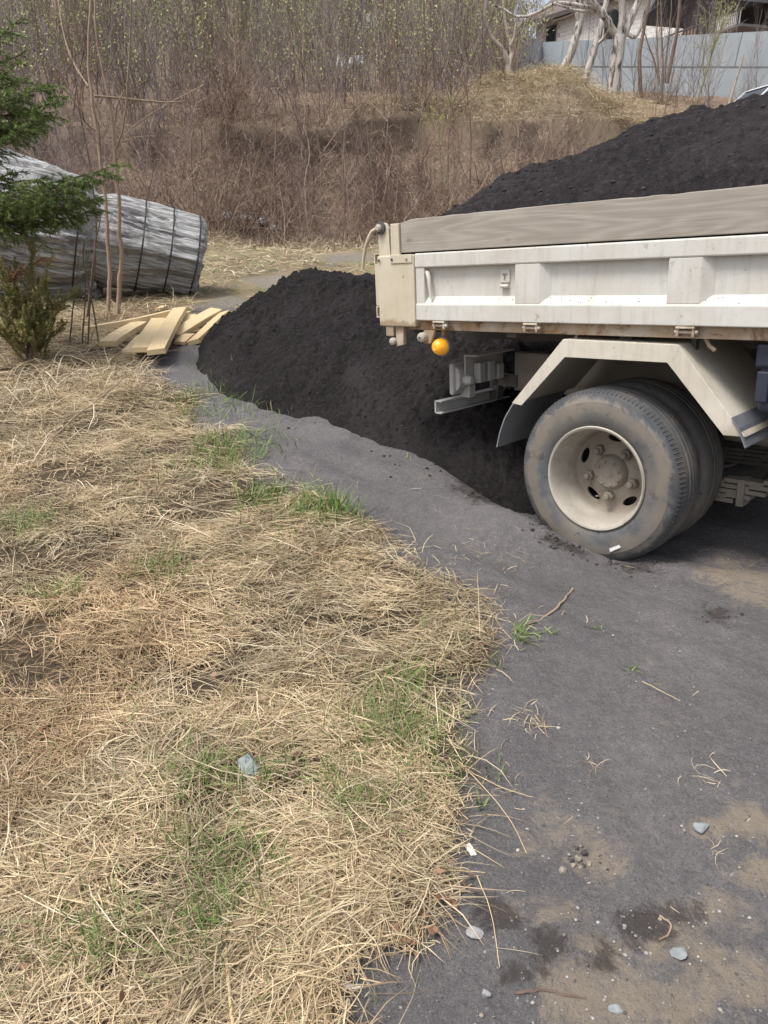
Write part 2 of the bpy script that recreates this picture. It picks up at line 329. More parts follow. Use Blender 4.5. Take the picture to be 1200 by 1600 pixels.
# ------------------------------------------------------------------ mesh helpers
def link(o, parent=None):
    col.objects.link(o)
    if parent is not None: o.parent = parent
    return o
def tag(o, label=None, cat=None, group=None, kind=None):
    for k, v in (('label', label), ('category', cat), ('group', group), ('kind', kind)):
        if v: o[k] = v
    return o
def empty(name, loc, label=None, cat=None, group=None):
    o = bpy.data.objects.new(name, None); o.empty_display_size = .1; link(o); o.location = loc
    return tag(o, label, cat, group)
class MB:
    def __init__(s): s.v = []; s.f = []
    def add(s, vs, fs):
        k = len(s.v); s.v += [tuple(float(c) for c in p) for p in vs]; s.f += [tuple(i + k for i in f) for f in fs]; return s
    BF = [(0, 1, 2, 3), (7, 6, 5, 4), (0, 4, 5, 1), (1, 5, 6, 2), (2, 6, 7, 3), (3, 7, 4, 0)]
    def box(s, x0, x1, y0, y1, z0, z1):
        return s.add([(x0, y0, z0), (x1, y0, z0), (x1, y1, z0), (x0, y1, z0), (x0, y0, z1), (x1, y0, z1), (x1, y1, z1), (x0, y1, z1)], s.BF)
    def beam(s, a, b, w, h, up=(0, 0, 1)):                         # bar from a to b, w across, h along up
        a = Vector(a); b = Vector(b); d = (b - a).normalized(); u = Vector(up); sx = d.cross(u).normalized() * (w / 2); u = sx.cross(d).normalized() * (h / 2)
        return s.add([p + q for p in (a, b) for q in (-sx - u, sx - u, sx + u, -sx + u)], [(0, 1, 2, 3), (7, 6, 5, 4), (0, 4, 5, 1), (1, 5, 6, 2), (2, 6, 7, 3), (3, 7, 4, 0)])
    def prism(s, poly, y0, y1):                                    # polygon in x, z pushed along y
        n = len(poly); vs = [(x, y0, z) for x, z in poly] + [(x, y1, z) for x, z in poly]
        return s.add(vs, [tuple(range(n)), tuple(range(2 * n - 1, n - 1, -1))] + [(i, (i + 1) % n, n + (i + 1) % n, n + i) for i in range(n)])
    def prismx(s, poly, x0, x1):                                   # polygon in y, z pushed along x
        n = len(poly); vs = [(x0, y, z) for y, z in poly] + [(x1, y, z) for y, z in poly]
        return s.add(vs, [tuple(range(n)), tuple(range(2 * n - 1, n - 1, -1))] + [(i, (i + 1) % n, n + (i + 1) % n, n + i) for i in range(n)])
    def sheet(s, line, y0, y1, th=.004):                           # bent sheet following a line in x, z
        P = [Vector((x, 0, z)) for x, z in line]; off = []
        for i in range(len(P)):
            d = (P[min(i + 1, len(P) - 1)] - P[max(i - 1, 0)]).normalized(); off.append(Vector((d.z, 0, -d.x)) * th)
        poly = [(p.x, p.z) for p in P] + [(p.x + o.x, p.z + o.z) for p, o in reversed(list(zip(P, off)))]
        n = len(P)
        for i in range(n - 1):
            s.prism([poly[i], poly[i + 1], poly[2 * n - 2 - i], poly[2 * n - 1 - i]], y0, y1)
        return s
    def tube(s, pts, r, n=10):
        P = [Vector(p) for p in pts]; r = r if hasattr(r, '__len__') else [r] * len(P); rings = []; ref = Vector((.3, .2, 1))
        for i, p in enumerate(P):
            d = (P[min(i + 1, len(P) - 1)] - P[max(i - 1, 0)]).normalized()
            a = d.cross(ref)
            if a.length < .1: a = d.cross(Vector((1, 0, 0)))
            a.normalize(); b = d.cross(a)
            rings += [p + (a * math.cos(2 * math.pi * k / n) + b * math.sin(2 * math.pi * k / n)) * r[i] for k in range(n)]
        fs = [(i * n + k, i * n + (k + 1) % n, (i + 1) * n + (k + 1) % n, (i + 1) * n + k) for i in range(len(P) - 1) for k in range(n)]
        fs += [tuple(range(n)), tuple((len(P) - 1) * n + k for k in range(n - 1, -1, -1))]
        return s.add(rings, fs)
    def rev(s, prof, c=(0, 0, 0), n=48, closed=False):             # profile (r, y) turned about the y axis through c
        m = len(prof); vs = [(c[0] + r * math.cos(2 * math.pi * k / n), c[1] + y, c[2] + r * math.sin(2 * math.pi * k / n)) for k in range(n) for r, y in prof]
        fs = [(k * m + i, k * m + (i + 1) % m, ((k + 1) % n) * m + (i + 1) % m, ((k + 1) % n) * m + i) for k in range(n) for i in range(m if closed else m - 1)]
        if not closed: fs += [tuple(k * m for k in range(n)), tuple(k * m + m - 1 for k in range(n - 1, -1, -1))]
        return s.add(vs, fs)
    def obj(s, name, mat, parent=None, smooth=False, bevel=0., seg=2):
        me = bpy.data.meshes.new(name); me.from_pydata(s.v, [], s.f)
        bm = bmesh.new(); bm.from_mesh(me); bmesh.ops.remove_doubles(bm, verts=bm.verts, dist=1e-6); bmesh.ops.recalc_face_normals(bm, faces=bm.faces); bm.to_mesh(me); bm.free()
        me.materials.append(M[mat] if isinstance(mat, str) else mat)
        o = link(bpy.data.objects.new(name, me), parent)
        if smooth:
            me.polygons.foreach_set('use_smooth', [True] * len(me.polygons)); me.set_sharp_from_angle(angle=R(40))
        if bevel:
            b = o.modifiers.new('bevel', 'BEVEL'); b.width = bevel; b.segments = seg; b.limit_method = 'ANGLE'; b.angle_limit = R(35)
        return o
def np_obj(name, V, Fc, mat, cols=None, parent=None, smooth=False, attrs=None):
    V = np.ascontiguousarray(V, np.float32); Fc = np.ascontiguousarray(Fc, np.int32); k = Fc.shape[1]
    me = bpy.data.meshes.new(name); me.vertices.add(len(V)); me.vertices.foreach_set('co', V.ravel())
    me.loops.add(Fc.size); me.loops.foreach_set('vertex_index', Fc.ravel()); me.polygons.add(len(Fc))
    me.polygons.foreach_set('loop_start', np.arange(0, Fc.size, k, dtype=np.int32))
    if smooth: me.polygons.foreach_set('use_smooth', np.ones(len(Fc), bool))
    me.update(calc_edges=True)
    if cols is not None:
        a = me.attributes.new('col', 'FLOAT_COLOR', 'POINT'); c4 = np.ones((len(V), 4), np.float32); c4[:, :3] = cols; a.data.foreach_set('color', c4.ravel())
    for nm, val in (attrs or {}).items():
        a = me.attributes.new(nm, 'FLOAT', 'POINT'); a.data.foreach_set('value', np.ascontiguousarray(val, np.float32))
    me.materials.append(M[mat] if isinstance(mat, str) else mat)
    return link(bpy.data.objects.new(name, me), parent)
def grid_faces(nx, ny):
    i = np.arange(nx - 1)[:, None] * ny + np.arange(ny - 1)[None, :]; i = i.ravel()
    return np.stack([i, i + ny, i + ny + 1, i + 1], 1)
# ------------------------------------------------------------------ ground
def px_blob(px, py, rx, ry=None):
    """a patch on the ground: centre and radii in metres from a pixel and pixel radii"""
    c = G(px, py); a = G(px + rx, py); b = G(px, py + (ry or rx) * .9)
    return c[0], c[1], abs(a[0] - c[0]) + .01, abs(b[1] - c[1]) + .01
def blobs(lst, x, y):
    m = np.zeros(np.shape(x))
    for cx, cy, rx, ry in lst: m = np.maximum(m, np.exp(-(((x - cx) / rx) ** 2 + ((y - cy) / ry) ** 2) * .8))
    return m
STRAW_PX = [(545, 1640), (560, 1510), (670, 1480), (690, 1400), (700, 1250), (722, 1190), (695, 1130), (690, 1060), (765, 1010), (755, 960), (700, 905), (600, 850), (540, 805), (435, 755), (400, 690), (335, 655), (300, 605), (268, 580), (285, 552), (318, 515), (300, 480)]
STRAW = [tuple(G(*p)[:2]) for p in STRAW_PX] + [(-2.3, 9.6), (-7, 9.6), (-7, .3), (-.1, .3)]
DIRT = [px_blob(*b) for b in [(1165, 905, 60, 60), (870, 1300, 60, 50), (935, 1345, 40, 40), (1195, 1375, 40, 30), (1000, 1480, 120, 60), (1150, 1530, 120, 60), (900, 1560, 90, 50), (1120, 1290, 40, 20), (1110, 1420, 70, 34), (1010, 1570, 140, 40), (860, 1425, 60, 30), (1180, 1290, 40, 30)]]
WET = [px_blob(*b) for b in [(775, 1430, 38, 40), (862, 1478, 30, 30), (930, 1500, 40, 24), (815, 1520, 40, 22), (1117, 962, 26, 16), (740, 772, 30, 14), (885, 852, 26, 12), (990, 888, 36, 12), (1010, 1450, 40, 22), (1080, 1430, 40, 20)]]
GRAVEL = [px_blob(*b) for b in [(350, 470, 45, 16), (540, 402, 60, 16), (430, 440, 60, 12)]]
BARE = [px_blob(*b) for b in [(285, 745, 30, 30), (350, 655, 34, 22), (270, 575, 60, 30), (415, 720, 30, 20), (820, 1000, 30, 20)]]
def axis(lo, f0, f1, hi, step, grow, cap):
    a = list(np.arange(f0, f1, step)); s = step
    while a[-1] < hi: s = min(s * grow, cap(a[-1])); a.append(a[-1] + s)
    s = step; b = [f0]
    while b[-1] > lo: s = min(s * grow, cap(b[-1])); b.append(b[-1] - s)
    return np.array(b[:0:-1] + a)
gx = axis(-300, -2.6, 2.2, 300, .028, 1.065, lambda v: .5 if abs(v) < 16 else 60)
gy = axis(-40, .7, 5.4, 600, .028, 1.055, lambda v: (.3 if v < 16 else .16) if v < 23.5 else .5 if v < 30 else (1.5 if v < 60 else 60))
X, Y = np.meshgrid(gx, gy, indexing='ij'); X = X.ravel(); Y = Y.ravel(); Z = zt(X, Y)
sd = sdist(STRAW, X, Y)
near = (Y < 10)
m_grass = sst(-.06, .12, sd + .20 * fbm(X * 3.1, Y * 3.1, 61, 4) - .5 * blobs(BARE, X, Y)) * near
bare = sst(.25, .45, fbm(X * 1.7, Y * 1.7, 66, 3)) * .0
m_clear = np.maximum(sst(8.0, 9.2, Y + .5 * fbm(X * .8, Y * .8, 62, 3)), 0) * (1 - sst(4, 7, X) * (1 - sst(14, 16, Y))) * (1 - m_grass)
m_hill = sst(14.6, 16.4, Y + .9 * fbm(X * .6, Y * .6, 63, 3))
m_straw = np.maximum(np.exp(-((X - 4.4) / 2.6) ** 2 - ((Y - 21.6) / 1.6) ** 2), .9 * np.exp(-((X - 6.5) / 2.0) ** 2 - ((Y - 19) / 2.5) ** 2)) * sst(-.3, .3, fbm(X * 1.2, Y * 1.2, 64, 4) + .25)
yb = Y + 1.2 * fbm(X * .22 + 3, Y * .05, 5, 2)
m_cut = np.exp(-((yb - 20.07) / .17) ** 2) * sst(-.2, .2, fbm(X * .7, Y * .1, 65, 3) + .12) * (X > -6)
ground = np_obj('ground', np.stack([X, Y, Z], 1), grid_faces(len(gx), len(gy)), 'ground', smooth=True,
    attrs=dict(m_grass=m_grass, m_clear=m_clear, m_hill=m_hill, m_straw=np.clip(m_straw, 0, 1), m_cut=np.clip(m_cut, 0, 1),
               m_dirt=blobs(DIRT, X, Y), m_wet=blobs(WET, X, Y), m_gravel=blobs(GRAVEL, X, Y) * (Y < 15)))
tag(ground, kind='structure')

# ------------------------------------------------------------------ heap of black soil behind the truck
def worley(x, y, seed):
    """distance to the nearest of one jittered point per unit cell"""
    ix = np.floor(x); iy = np.floor(y); d = np.full(np.shape(x), 9.)
    for a in (-1, 0, 1):
        for b in (-1, 0, 1):
            px_ = ix + a + _hash(ix + a, iy + b, seed); py_ = iy + b + _hash(ix + a, iy + b, seed + 7); d = np.minimum(d, np.hypot(x - px_, y - py_))
    return d
def crumbs(x, y, seed, amp):
    """clods: sharp-edged cell relief at a few sizes"""
    z = 0
    for k, a in ((4.2, .05), (9.5, .034), (21, .022), (44, .013)):
        n = vnoise(x * k + 3.7, y * k + 1.1, seed) ; r = 1 - np.abs(2 * vnoise(x * k * .9 - 8, y * k * .9 + 4, seed + 3) - 1)
        z = z + a * (n - .5) * 1.1 + a * (.25 if k < 12 else .7) * (r ** 2 - .4); seed += 11
    wx = x + .03 * fbm(x * 9, y * 9, seed + 1, 2); wy = y + .03 * fbm(x * 9 + 5, y * 9, seed + 2, 2)
    for k, a in ((8, .034), (17, .028), (34, .018)):
        big = sst(-.35, .25, fbm(x * k * .22, y * k * .22, seed + 31, 2)); z = z + a * big * np.sqrt(np.clip(1 - (worley(wx * k, wy * k, seed) / .75) ** 2, 0, 1)); seed += 5
    return z * amp
hx = np.arange(-1.75, 2.3, .0115); hy = np.concatenate([np.arange(3.45, 6.6, .0115), np.arange(6.6, 8.1, .03)])
HX, HY = np.meshgrid(hx, hy, indexing='ij'); HX = HX.ravel(); HY = HY.ravel()
dheap = d = sdist(HEAP, HX, HY) + .05 * fbm(HX * 2.5, HY * 2.5, 71, 3)
h = .71 * (1 - np.exp(-1.55 * np.clip(d, 0, 9))) * (1 + .16 * fbm(HX * .9 + 5, HY * .9, 72, 2))
lx = (HX - TO[0]) * TF[0] + (HY - TO[1]) * TF[1]; ly = (HX - TO[0]) * TL[0] + (HY - TO[1]) * TL[1]
capz = np.interp(-lx, [0, .55, .95, 1.3, 1.8, 2.5], [.12, .28, .50, .78, 1.10, 3])      # the truck body keeps the soil low beneath it
base = zt(HX, HY, False)
zh = base + h; cap2 = capz + .05
k = 14.; zh = np.where(ly > -.25, -np.log(np.exp(-k * zh) + np.exp(-k * np.maximum(cap2, base - .02))) / k, zh)
slump = sst(.35, .6, vnoise(HX * 1.4 + 2, HY * .8, 77))
zh = zh + crumbs(HX, HY, 80, (1.2 - .55 * slump) * (1 - .6 * sst(.95, 1.3, d))) * sst(0, .12, d)
zh = np.where(d > 0, zh, base + np.clip(d, -.3, 0) * .9 - .004)
keep = np.asarray(d > -.1)
Fh = grid_faces(len(hx), len(hy)); Fh = Fh[keep[Fh].all(1)]
used = np.unique(Fh); remap = -np.ones(len(HX), int); remap[used] = np.arange(len(used))
heap = np_obj('soil_heap', np.stack([HX, HY, zh], 1)[used], remap[Fh], 'soil', smooth=True)
HCL = []
tag(heap, 'heap of crumbly black soil dumped on the ground behind the truck', 'heap')
def heap_z(x, y): return float(zh[np.argmin((HX - x) ** 2 + (HY - y) ** 2)])

# ------------------------------------------------------------------ blades of grass
def blades(n, x, y, z, az, L, Wd, e0, sag, curl, c, lift=0.004, seg=3, minh=.002):
    """curved ribbons, one quad strip per blade"""
    s = np.linspace(0, 1, seg + 1)[None, :]
    a = az[:, None] + curl[:, None] * s
    dx = np.cos(a); dy = np.sin(a)
    st = L[:, None] / seg
    hx = np.concatenate([np.zeros((n, 1)), np.cumsum((dx * st)[:, :-1], 1)], 1) * np.cos(e0)[:, None]
    hyy = np.concatenate([np.zeros((n, 1)), np.cumsum((dy * st)[:, :-1], 1)], 1) * np.cos(e0)[:, None]
    hz = np.maximum(L[:, None] * (np.sin(e0)[:, None] * s - sag[:, None] * s * s), 0) + lift[:, None]
    P = np.stack([x[:, None] + hx, y[:, None] + hyy, z[:, None] + hz], 2)
    tilt = rng.normal(0, .5, n)[:, None]
    wv = np.stack([-dy * np.cos(tilt), dx * np.cos(tilt), np.sin(tilt) * np.ones_like(dx)], 2)
    ww = (Wd[:, None] * np.array([.8, 1., .8, .15][:seg + 1] if seg == 3 else np.linspace(1, .15, seg + 1))[None, :] / 2)[:, :, None]
    V = np.stack([P - wv * ww, P + wv * ww], 2).reshape(n, -1, 3)
    m = 2 * (seg + 1); b = (np.arange(n) * m)[:, None]
    F = np.concatenate([np.stack([b[:, 0] + 2 * i, b[:, 0] + 2 * i + 1, b[:, 0] + 2 * i + 3, b[:, 0] + 2 * i + 2], 1) for i in range(seg)])
    C = np.repeat(c[:, None, :], m, 1).reshape(-1, 3)
    return V.reshape(-1, 3), F, C
class Acc:
    def __init__(s): s.V = []; s.F = []; s.C = []; s.n = 0
    def add(s, V, F, C): s.V.append(V); s.F.append(F + s.n); s.C.append(C); s.n += len(V)
    def obj(s, name, mat, **k): return np_obj(name, np.concatenate(s.V), np.concatenate(s.F), mat, np.concatenate(s.C), **k)
STRAWC = np.array([(.60, .49, .335), (.51, .405, .265), (.72, .62, .46), (.38, .285, .19), (.66, .56, .40), (.53, .45, .325), (.27, .195, .135), (.48, .355, .245)])
STRAWP = np.array([.2, .17, .13, .12, .16, .1, .06, .06])
GREENC = np.array([(.13, .22, .05), (.18, .27, .07), (.10, .165, .045), (.26, .30, .12)])
def pick(pal, n, p=None):
    c = pal[rng.choice(len(pal), n, p=p)]; return c * rng.uniform(.75, 1.2, (n, 1))
GREEN = [px_blob(*b) for b in [(500, 800, 55, 26), (415, 778, 32, 20), (365, 705, 62, 30), (340, 640, 45, 22), (610, 1150, 62, 34), (635, 1080, 40, 26), (480, 1225, 60, 26), (340, 1350, 60, 40), (330, 1450, 46, 40), (250, 895, 30, 12), (30, 830, 40, 24), (300, 620, 40, 18), (560, 1270, 40, 20), (690, 1200, 40, 24), (350, 1230, 60, 30), (440, 760, 60, 20), (90, 930, 30, 20), (160, 1480, 50, 40)]]
dry = Acc(); green = Acc()
def scatter(x0, x1, y0, y1, dens, lmin, lmax, wmin, wmax, thr=0.):
    n = int((x1 - x0) * (y1 - y0) * dens); x = rng.uniform(x0, x1, n); y = rng.uniform(y0, y1, n)
    sc_ = np.clip(y / 3.2, .38, 1); m = sst(-.15, .15, sdist(STRAW, x, y) / sc_ + .20 * fbm(x * 3.1, y * 3.1, 61, 4) - .5 * blobs(BARE, x, y))
    thin = .10 + .90 * sst(-.32, .22, fbm(x * 3.4, y * 3.4, 91, 4, .65))               # thin spots where the litter shows
    k = (rng.random(n) < m * thin * np.where(np.abs(x) < .56 * y + .25, 1., .3)) & (np.abs(x) < .62 * y + 2.2); return x[k], y[k]
def straw_zone(x0, x1, y0, y1, dens, lmin, lmax, wmin, wmax):
    x, y = scatter(x0, x1, y0, y1, dens, lmin, lmax, wmin, wmax); n = len(x)
    flow = 2.4 + 2.6 * fbm(x * .9 + 2, y * .9, 92, 2)
    az = flow + rng.normal(0, .85, n); az = np.where(rng.random(n) < .28, rng.uniform(0, 6.28, n), az)
    L = rng.uniform(lmin, lmax, n) * rng.uniform(.45, 1.1, n); tuft = sst(-.05, .45, fbm(x * 4.1, y * 4.1, 93, 3))
    e0 = np.abs(rng.normal(.12, .14, n)) + .22 * tuft * rng.random(n); sag = np.sin(e0) * rng.uniform(.5, 1.25, n)
    lift = rng.uniform(0, .022, n) * (1 + .9 * tuft) + .002
    c = pick(STRAWC, n, STRAWP); red = (sst(.2, .6, fbm(x * 1.1, y * 1.1, 94, 2)) * .5)[:, None]; c = c * (1 - red) + c * np.array([1.0, .82, .72]) * red; c = c * np.array([.97, .95, .87]) * (.68 + .38 * sst(-.45, .4, fbm(x * 5.2, y * 5.2, 96, 3)))[:, None]
    dry.add(*blades(n, x, y, zt(x, y), az, L, rng.uniform(wmin, wmax, n), e0, sag, rng.normal(0, .7, n), c, lift, 3 if y0 < 3 else 2))
    # green shoots coming through
    k = rng.random(n) < blobs(GREEN, x, y) ** 1.2 * .55 + .012; x = x[k] + rng.normal(0, .01, k.sum()); y = y[k]; n = len(x)
    e0 = rng.normal(1.0, .3, n); L = rng.uniform(.05, .15, n)
    green.add(*blades(n, x, y, zt(x, y), rng.uniform(0, 6.28, n), L, rng.uniform(wmin, wmax, n) * 1.1, e0, rng.uniform(.1, .6, n), rng.normal(0, .4, n), pick(GREENC, n), np.full(n, .002)))
straw_zone(-3.2, 1.0, .4, 2.0, 24000, .06, .18, .0014, .0028)
straw_zone(-1.6, 1.0, .6, 2.0, 21000, .02, .08, .0012, .0026)
straw_zone(-4.2, 1.1, 2.0, 3.6, 10500, .07, .21, .0017, .0033)
straw_zone(-2.6, 1.1, 2.0, 3.6, 9000, .03, .10, .0016, .0032)
straw_zone(-5.4, .9, 3.6, 5.4, 7000, .10, .30, .0024, .0046)
straw_zone(-6.8, .2, 5.4, 9.4, 3000, .12, .34, .003, .0055)
def strip(n, x, y, L, Wd, e, cols, sagk=(.3, 1.), lift=.002, acc=dry):
    n = len(x); e0 = np.abs(rng.normal(e, .25, n))
    acc.add(*blades(n, x, y, zt(x, y), rng.uniform(0, 6.28, n), rng.uniform(L[0], L[1], n), rng.uniform(Wd[0], Wd[1], n), e0, np.sin(e0) * rng.uniform(*sagk, n), rng.normal(0, .8, n), cols, np.full(n, lift)))
# long loose stalks lying over the mat and out on the sand
n = 330; x = rng.uniform(-2.2, .9, n); y = rng.uniform(.9, 4.6, n); k = sdist(STRAW, x, y) > -.04; strip(n, x[k], y[k], (.2, .42), (.002, .0034), .1, pick(STRAWC[[0, 2, 4]], k.sum()), lift=.02)
n = 700; x = rng.uniform(-.6, 1.6, n); y = rng.uniform(1.1, 4.4, n); ds = sdist(STRAW, x, y); k = (ds < .05) & (rng.random(n) < .7 * np.exp(np.minimum(ds, 0) * 6) + .02); strip(n, x[k], y[k], (.02, .10), (.0012, .0024), .08, pick(STRAWC, k.sum(), STRAWP))
for (px, py, m, r) in [(740, 865, 50, .08), (800, 880, 14, .06), (830, 1130, 45, .03), (770, 960, 50, .09), (720, 1110, 40, .05), (930, 1195, 10, .012), (1105, 1213, 12, .03), (790, 1240, 14, .06), (1105, 1335, 8, .02), (690, 800, 14, .1)]:
    c = G(px, py); x = c[0] + rng.normal(0, r, m); y = c[1] + rng.normal(0, r, m); strip(m, x, y, (.02, .085), (.0012, .0026), .25, pick(STRAWC, m, STRAWP))
def gtuft(px, py, m, r, L=(.06, .16), e=1.05, pal=GREENC):
    c = G(px, py); x = c[0] + rng.normal(0, r, m); y = c[1] + rng.normal(0, r, m); strip(m, x, y, L, (.003, .0055), e, pick(pal, m), (.1, .5), acc=green)
for a in [(815, 995, 40, .02, (.03, .09), .5), (500, 806, 150, .085, (.06, .17), .85), (535, 802, 80, .035, (.08, .2)), (415, 787, 170, .055, (.06, .15), .9), (365, 718, 170, .14, (.05, .16), .8), (385, 692, 110, .12, (.06, .17), .8), (440, 700, 14, .1, (.04, .1)), (330, 625, 60, .14, (.05, .14), .8), (400, 655, 20, .1, (.04, .1)), (610, 1155, 90, .06, (.04, .1), .8), (640, 1085, 60, .05, (.04, .1), .8), (330, 650, 60, .1), (350, 615, 50, .12), (380, 640, 30, .1), (335, 590, 26, .1), (305, 575, 14, .06), (860, 990, 6, .01, (.02, .05), .4), (930, 985, 8, .015, (.02, .05), .4), (985, 1050, 7, .015, (.02, .04), .4), (720, 1120, 20, .02, (.03, .06)), (785, 1210, 12, .02, (.03, .06)), (780, 1040, 12, .02, (.02, .05)), (750, 1265, 9, .015, (.03, .05))]: gtuft(*a)
for (px, py, L) in [(362, 608, .34), (368, 600, .24), (500, 648, .20), (508, 645, .24), (520, 650, .16), (455, 650, .10), (490, 760, .17), (440, 660, .1), (415, 650, .12), (640, 720, .06)]:
    c = G(px, py); gtn = 3; strip(gtn, c[0] + rng.normal(0, .012, gtn), c[1] + rng.normal(0, .012, gtn), (L * .6, L), (.003, .005), 1.2, pick(np.array([(.42, .42, .18), (.55, .48, .27)]), gtn), (.05, .4))
# clearing: short trodden straw
n = 26000; x = rng.uniform(-6.5, 4.5, n); y = rng.uniform(8.2, 16.2, n); k = (sdist(HEAP, x, y) < -.05) & (rng.random(n) < .25 + .75 * sst(-.2, .35, fbm(x * .7, y * 1.3, 95, 3))) & (blobs(GRAVEL, x, y) < .5)
x = x[k]; y = y[k]; strip(n, x, y, (.06, .26), (.007, .013), .35, np.where(rng.random(len(x))[:, None] < .13, pick(GREENC, len(x)) * 1.3, pick(STRAWC, len(x), STRAWP) * .92))
# long tawny grass hanging over the ledge of the bank
n = 40000; x = rng.uniform(-2.5, 9.5, n); y = rng.uniform(18, 24.5, n)
dens = np.maximum(np.exp(-((x - 4.2) / 2.6) ** 2 - ((y - 21.5) / 1.3) ** 2) * 1.3, .8 * np.exp(-((x - 6.8) / 1.8) ** 2 - ((y - 19.5) / 2.2) ** 2)); dens = np.maximum(dens, .55 * np.exp(-((x - 1.0) / 2.4) ** 2 - ((y - 21.4) / .8) ** 2)) * (.35 + .65 * sst(-.25, .2, fbm(x * 1.3, y * 1.3, 97, 3))); k = rng.random(n) < dens; x = x[k]; y = y[k]; n = len(x)
e0 = rng.uniform(.3, 1.2, n)
c = pick(np.array([(.52, .43, .29), (.62, .52, .37), (.38, .29, .19), (.38, .34, .19)]), n, [.35, .3, .2, .15])
dry.add(*blades(n, x, y, zt(x, y), rng.normal(-1.5, .9, n), rng.uniform(.35, .95, n), rng.uniform(.005, .011, n), e0, rng.uniform(.6, 1.5, n), rng.normal(0, .5, n), c, np.full(n, .0)))
# thin dead grass on the rest of the bank foot
n = 9000; x = rng.uniform(-9, 6, n); y = rng.uniform(15, 21, n); strip(n, x, y, (.15, .5), (.009, .016), .7, pick(STRAWC, n, STRAWP) * .62)
# rough taller growth round the young conifer and stems
for (px, py, m, r, L) in [(30, 640, 260, .28, (.2, .5)), (100, 600, 220, .25, (.2, .45)), (60, 560, 200, .3, (.2, .5)), (160, 600, 160, .2, (.15, .4)), (120, 500, 260, .4, (.2, .5)), (220, 480, 160, .35, (.15, .4)), (20, 720, 120, .2, (.15, .35)), (0, 760, 100, .2, (.15, .35))]:
    c = G(px, py); x = c[0] + rng.normal(0, r, m); y = c[1] + rng.normal(0, r, m); k = (sdist(STRAW, x, y) > .03) & (y < 9.2); strip(m, x[k], y[k], L, (.003, .006), .75, pick(STRAWC, k.sum(), STRAWP) * .85, (.3, 1.1))
# tussocks: fans of long dead blades
for _ in range(150):
    y0 = 1.2 + 5.5 * rng.random() ** 1.2; x0 = rng.uniform(-.6, .2) * y0; 
    if float(sdist(STRAW, np.array([x0]), np.array([y0]))[0]) < .06: continue
    m = int(rng.integers(30, 70)); r = rng.uniform(.015, .05); x = x0 + rng.normal(0, r, m); y = y0 + rng.normal(0, r, m); a0 = rng.uniform(0, 6.28); e0 = np.abs(rng.normal(.45, .25, m))
    dry.add(*blades(m, x, y, zt(x, y), a0 + rng.normal(0, .9, m), rng.uniform(.08, .24, m), rng.uniform(.0016, .003, m) * (1 + .12 * y0), e0, np.sin(e0) * rng.uniform(.6, 1.3, m), rng.normal(0, .6, m), pick(STRAWC, m, STRAWP) * rng.uniform(.75, 1.1), np.full(m, .006)))
tag(dry.obj('dry_grass', 'blade'), 'matted straw-coloured dry grass covering the ground left of the sand', 'grass', kind='stuff')
tag(green.obj('green_grass', 'blade'), 'fresh green grass shoots pushing through the straw', 'grass', kind='stuff')

# ------------------------------------------------------------------ fallen brown leaves, grit and soil clods
def chips(n, x, y, r, c, name, mat, flat=.5, zz=None):
    """small angular stones: squashed, jittered octahedra"""
    g_ = (1 + 5 ** .5) / 2; O = np.array([(-1, g_, 0), (1, g_, 0), (-1, -g_, 0), (1, -g_, 0), (0, -1, g_), (0, 1, g_), (0, -1, -g_), (0, 1, -g_), (g_, 0, -1), (g_, 0, 1), (-g_, 0, -1), (-g_, 0, 1)]) / 1.9; Fo = np.array([(0, 11, 5), (0, 5, 1), (0, 1, 7), (0, 7, 10), (0, 10, 11), (1, 5, 9), (5, 11, 4), (11, 10, 2), (10, 7, 6), (7, 1, 8), (3, 9, 4), (3, 4, 2), (3, 2, 6), (3, 6, 8), (3, 8, 9), (4, 9, 5), (2, 4, 11), (6, 2, 10), (8, 6, 7), (9, 8, 1)])
    n = len(x); V = O[None] * r[:, None, None] * rng.uniform(.6, 1.25, (n, 12, 3)); V[:, :, 2] *= flat
    a = rng.uniform(0, 6.28, n); ca, sa = np.cos(a)[:, None], np.sin(a)[:, None]
    V = np.stack([V[..., 0] * ca - V[..., 1] * sa, V[..., 0] * sa + V[..., 1] * ca, V[..., 2]], 2)
    z = zt(x, y) if zz is None else zz
    V += np.stack([x, y, z + r * flat * .35], 1)[:, None, :]
    F = (Fo[None] + (np.arange(n) * 12)[:, None, None]).reshape(-1, 3)
    return np_obj(name, V.reshape(-1, 3), F, mat, np.repeat(c[:, None, :], 12, 1).reshape(-1, 3))
n = 2900; y = .9 + 3.6 * rng.random(n) ** 1.6; x = rng.uniform(-.4, 1.0, n) * .62 * y + .25 * y; k = (sdist(STRAW, x, y) < .02) & (sdist(HEAP, x, y) < 0); x = x[k]; y = y[k]; n = len(x)
r = .0012 + .0032 * rng.random(n) ** 4 + .004 * (rng.random(n) < .01)
xe = rng.uniform(.1, .9, 700); ye = rng.uniform(1.0, 2.0, 700); ke = (blobs(DIRT, xe, ye) > .35) & (sdist(STRAW, xe, ye) < -.02); x = np.append(x, xe[ke]); y = np.append(y, ye[ke]); r = np.append(r, .0018 + .0045 * rng.random(ke.sum()) ** 2.2); n = len(x)
tag(chips(n, x, y, r, pick(np.array([(.32, .31, .30), (.22, .21, .21), (.11, .105, .105), (.36, .345, .32), (.27, .23, .185), (.17, .155, .145)]), n), 'gravel', 'twig'), 'fine pale grit and gravel scattered on the dark sand', 'gravel', kind='stuff')
xs, ys, rs = [], [], []
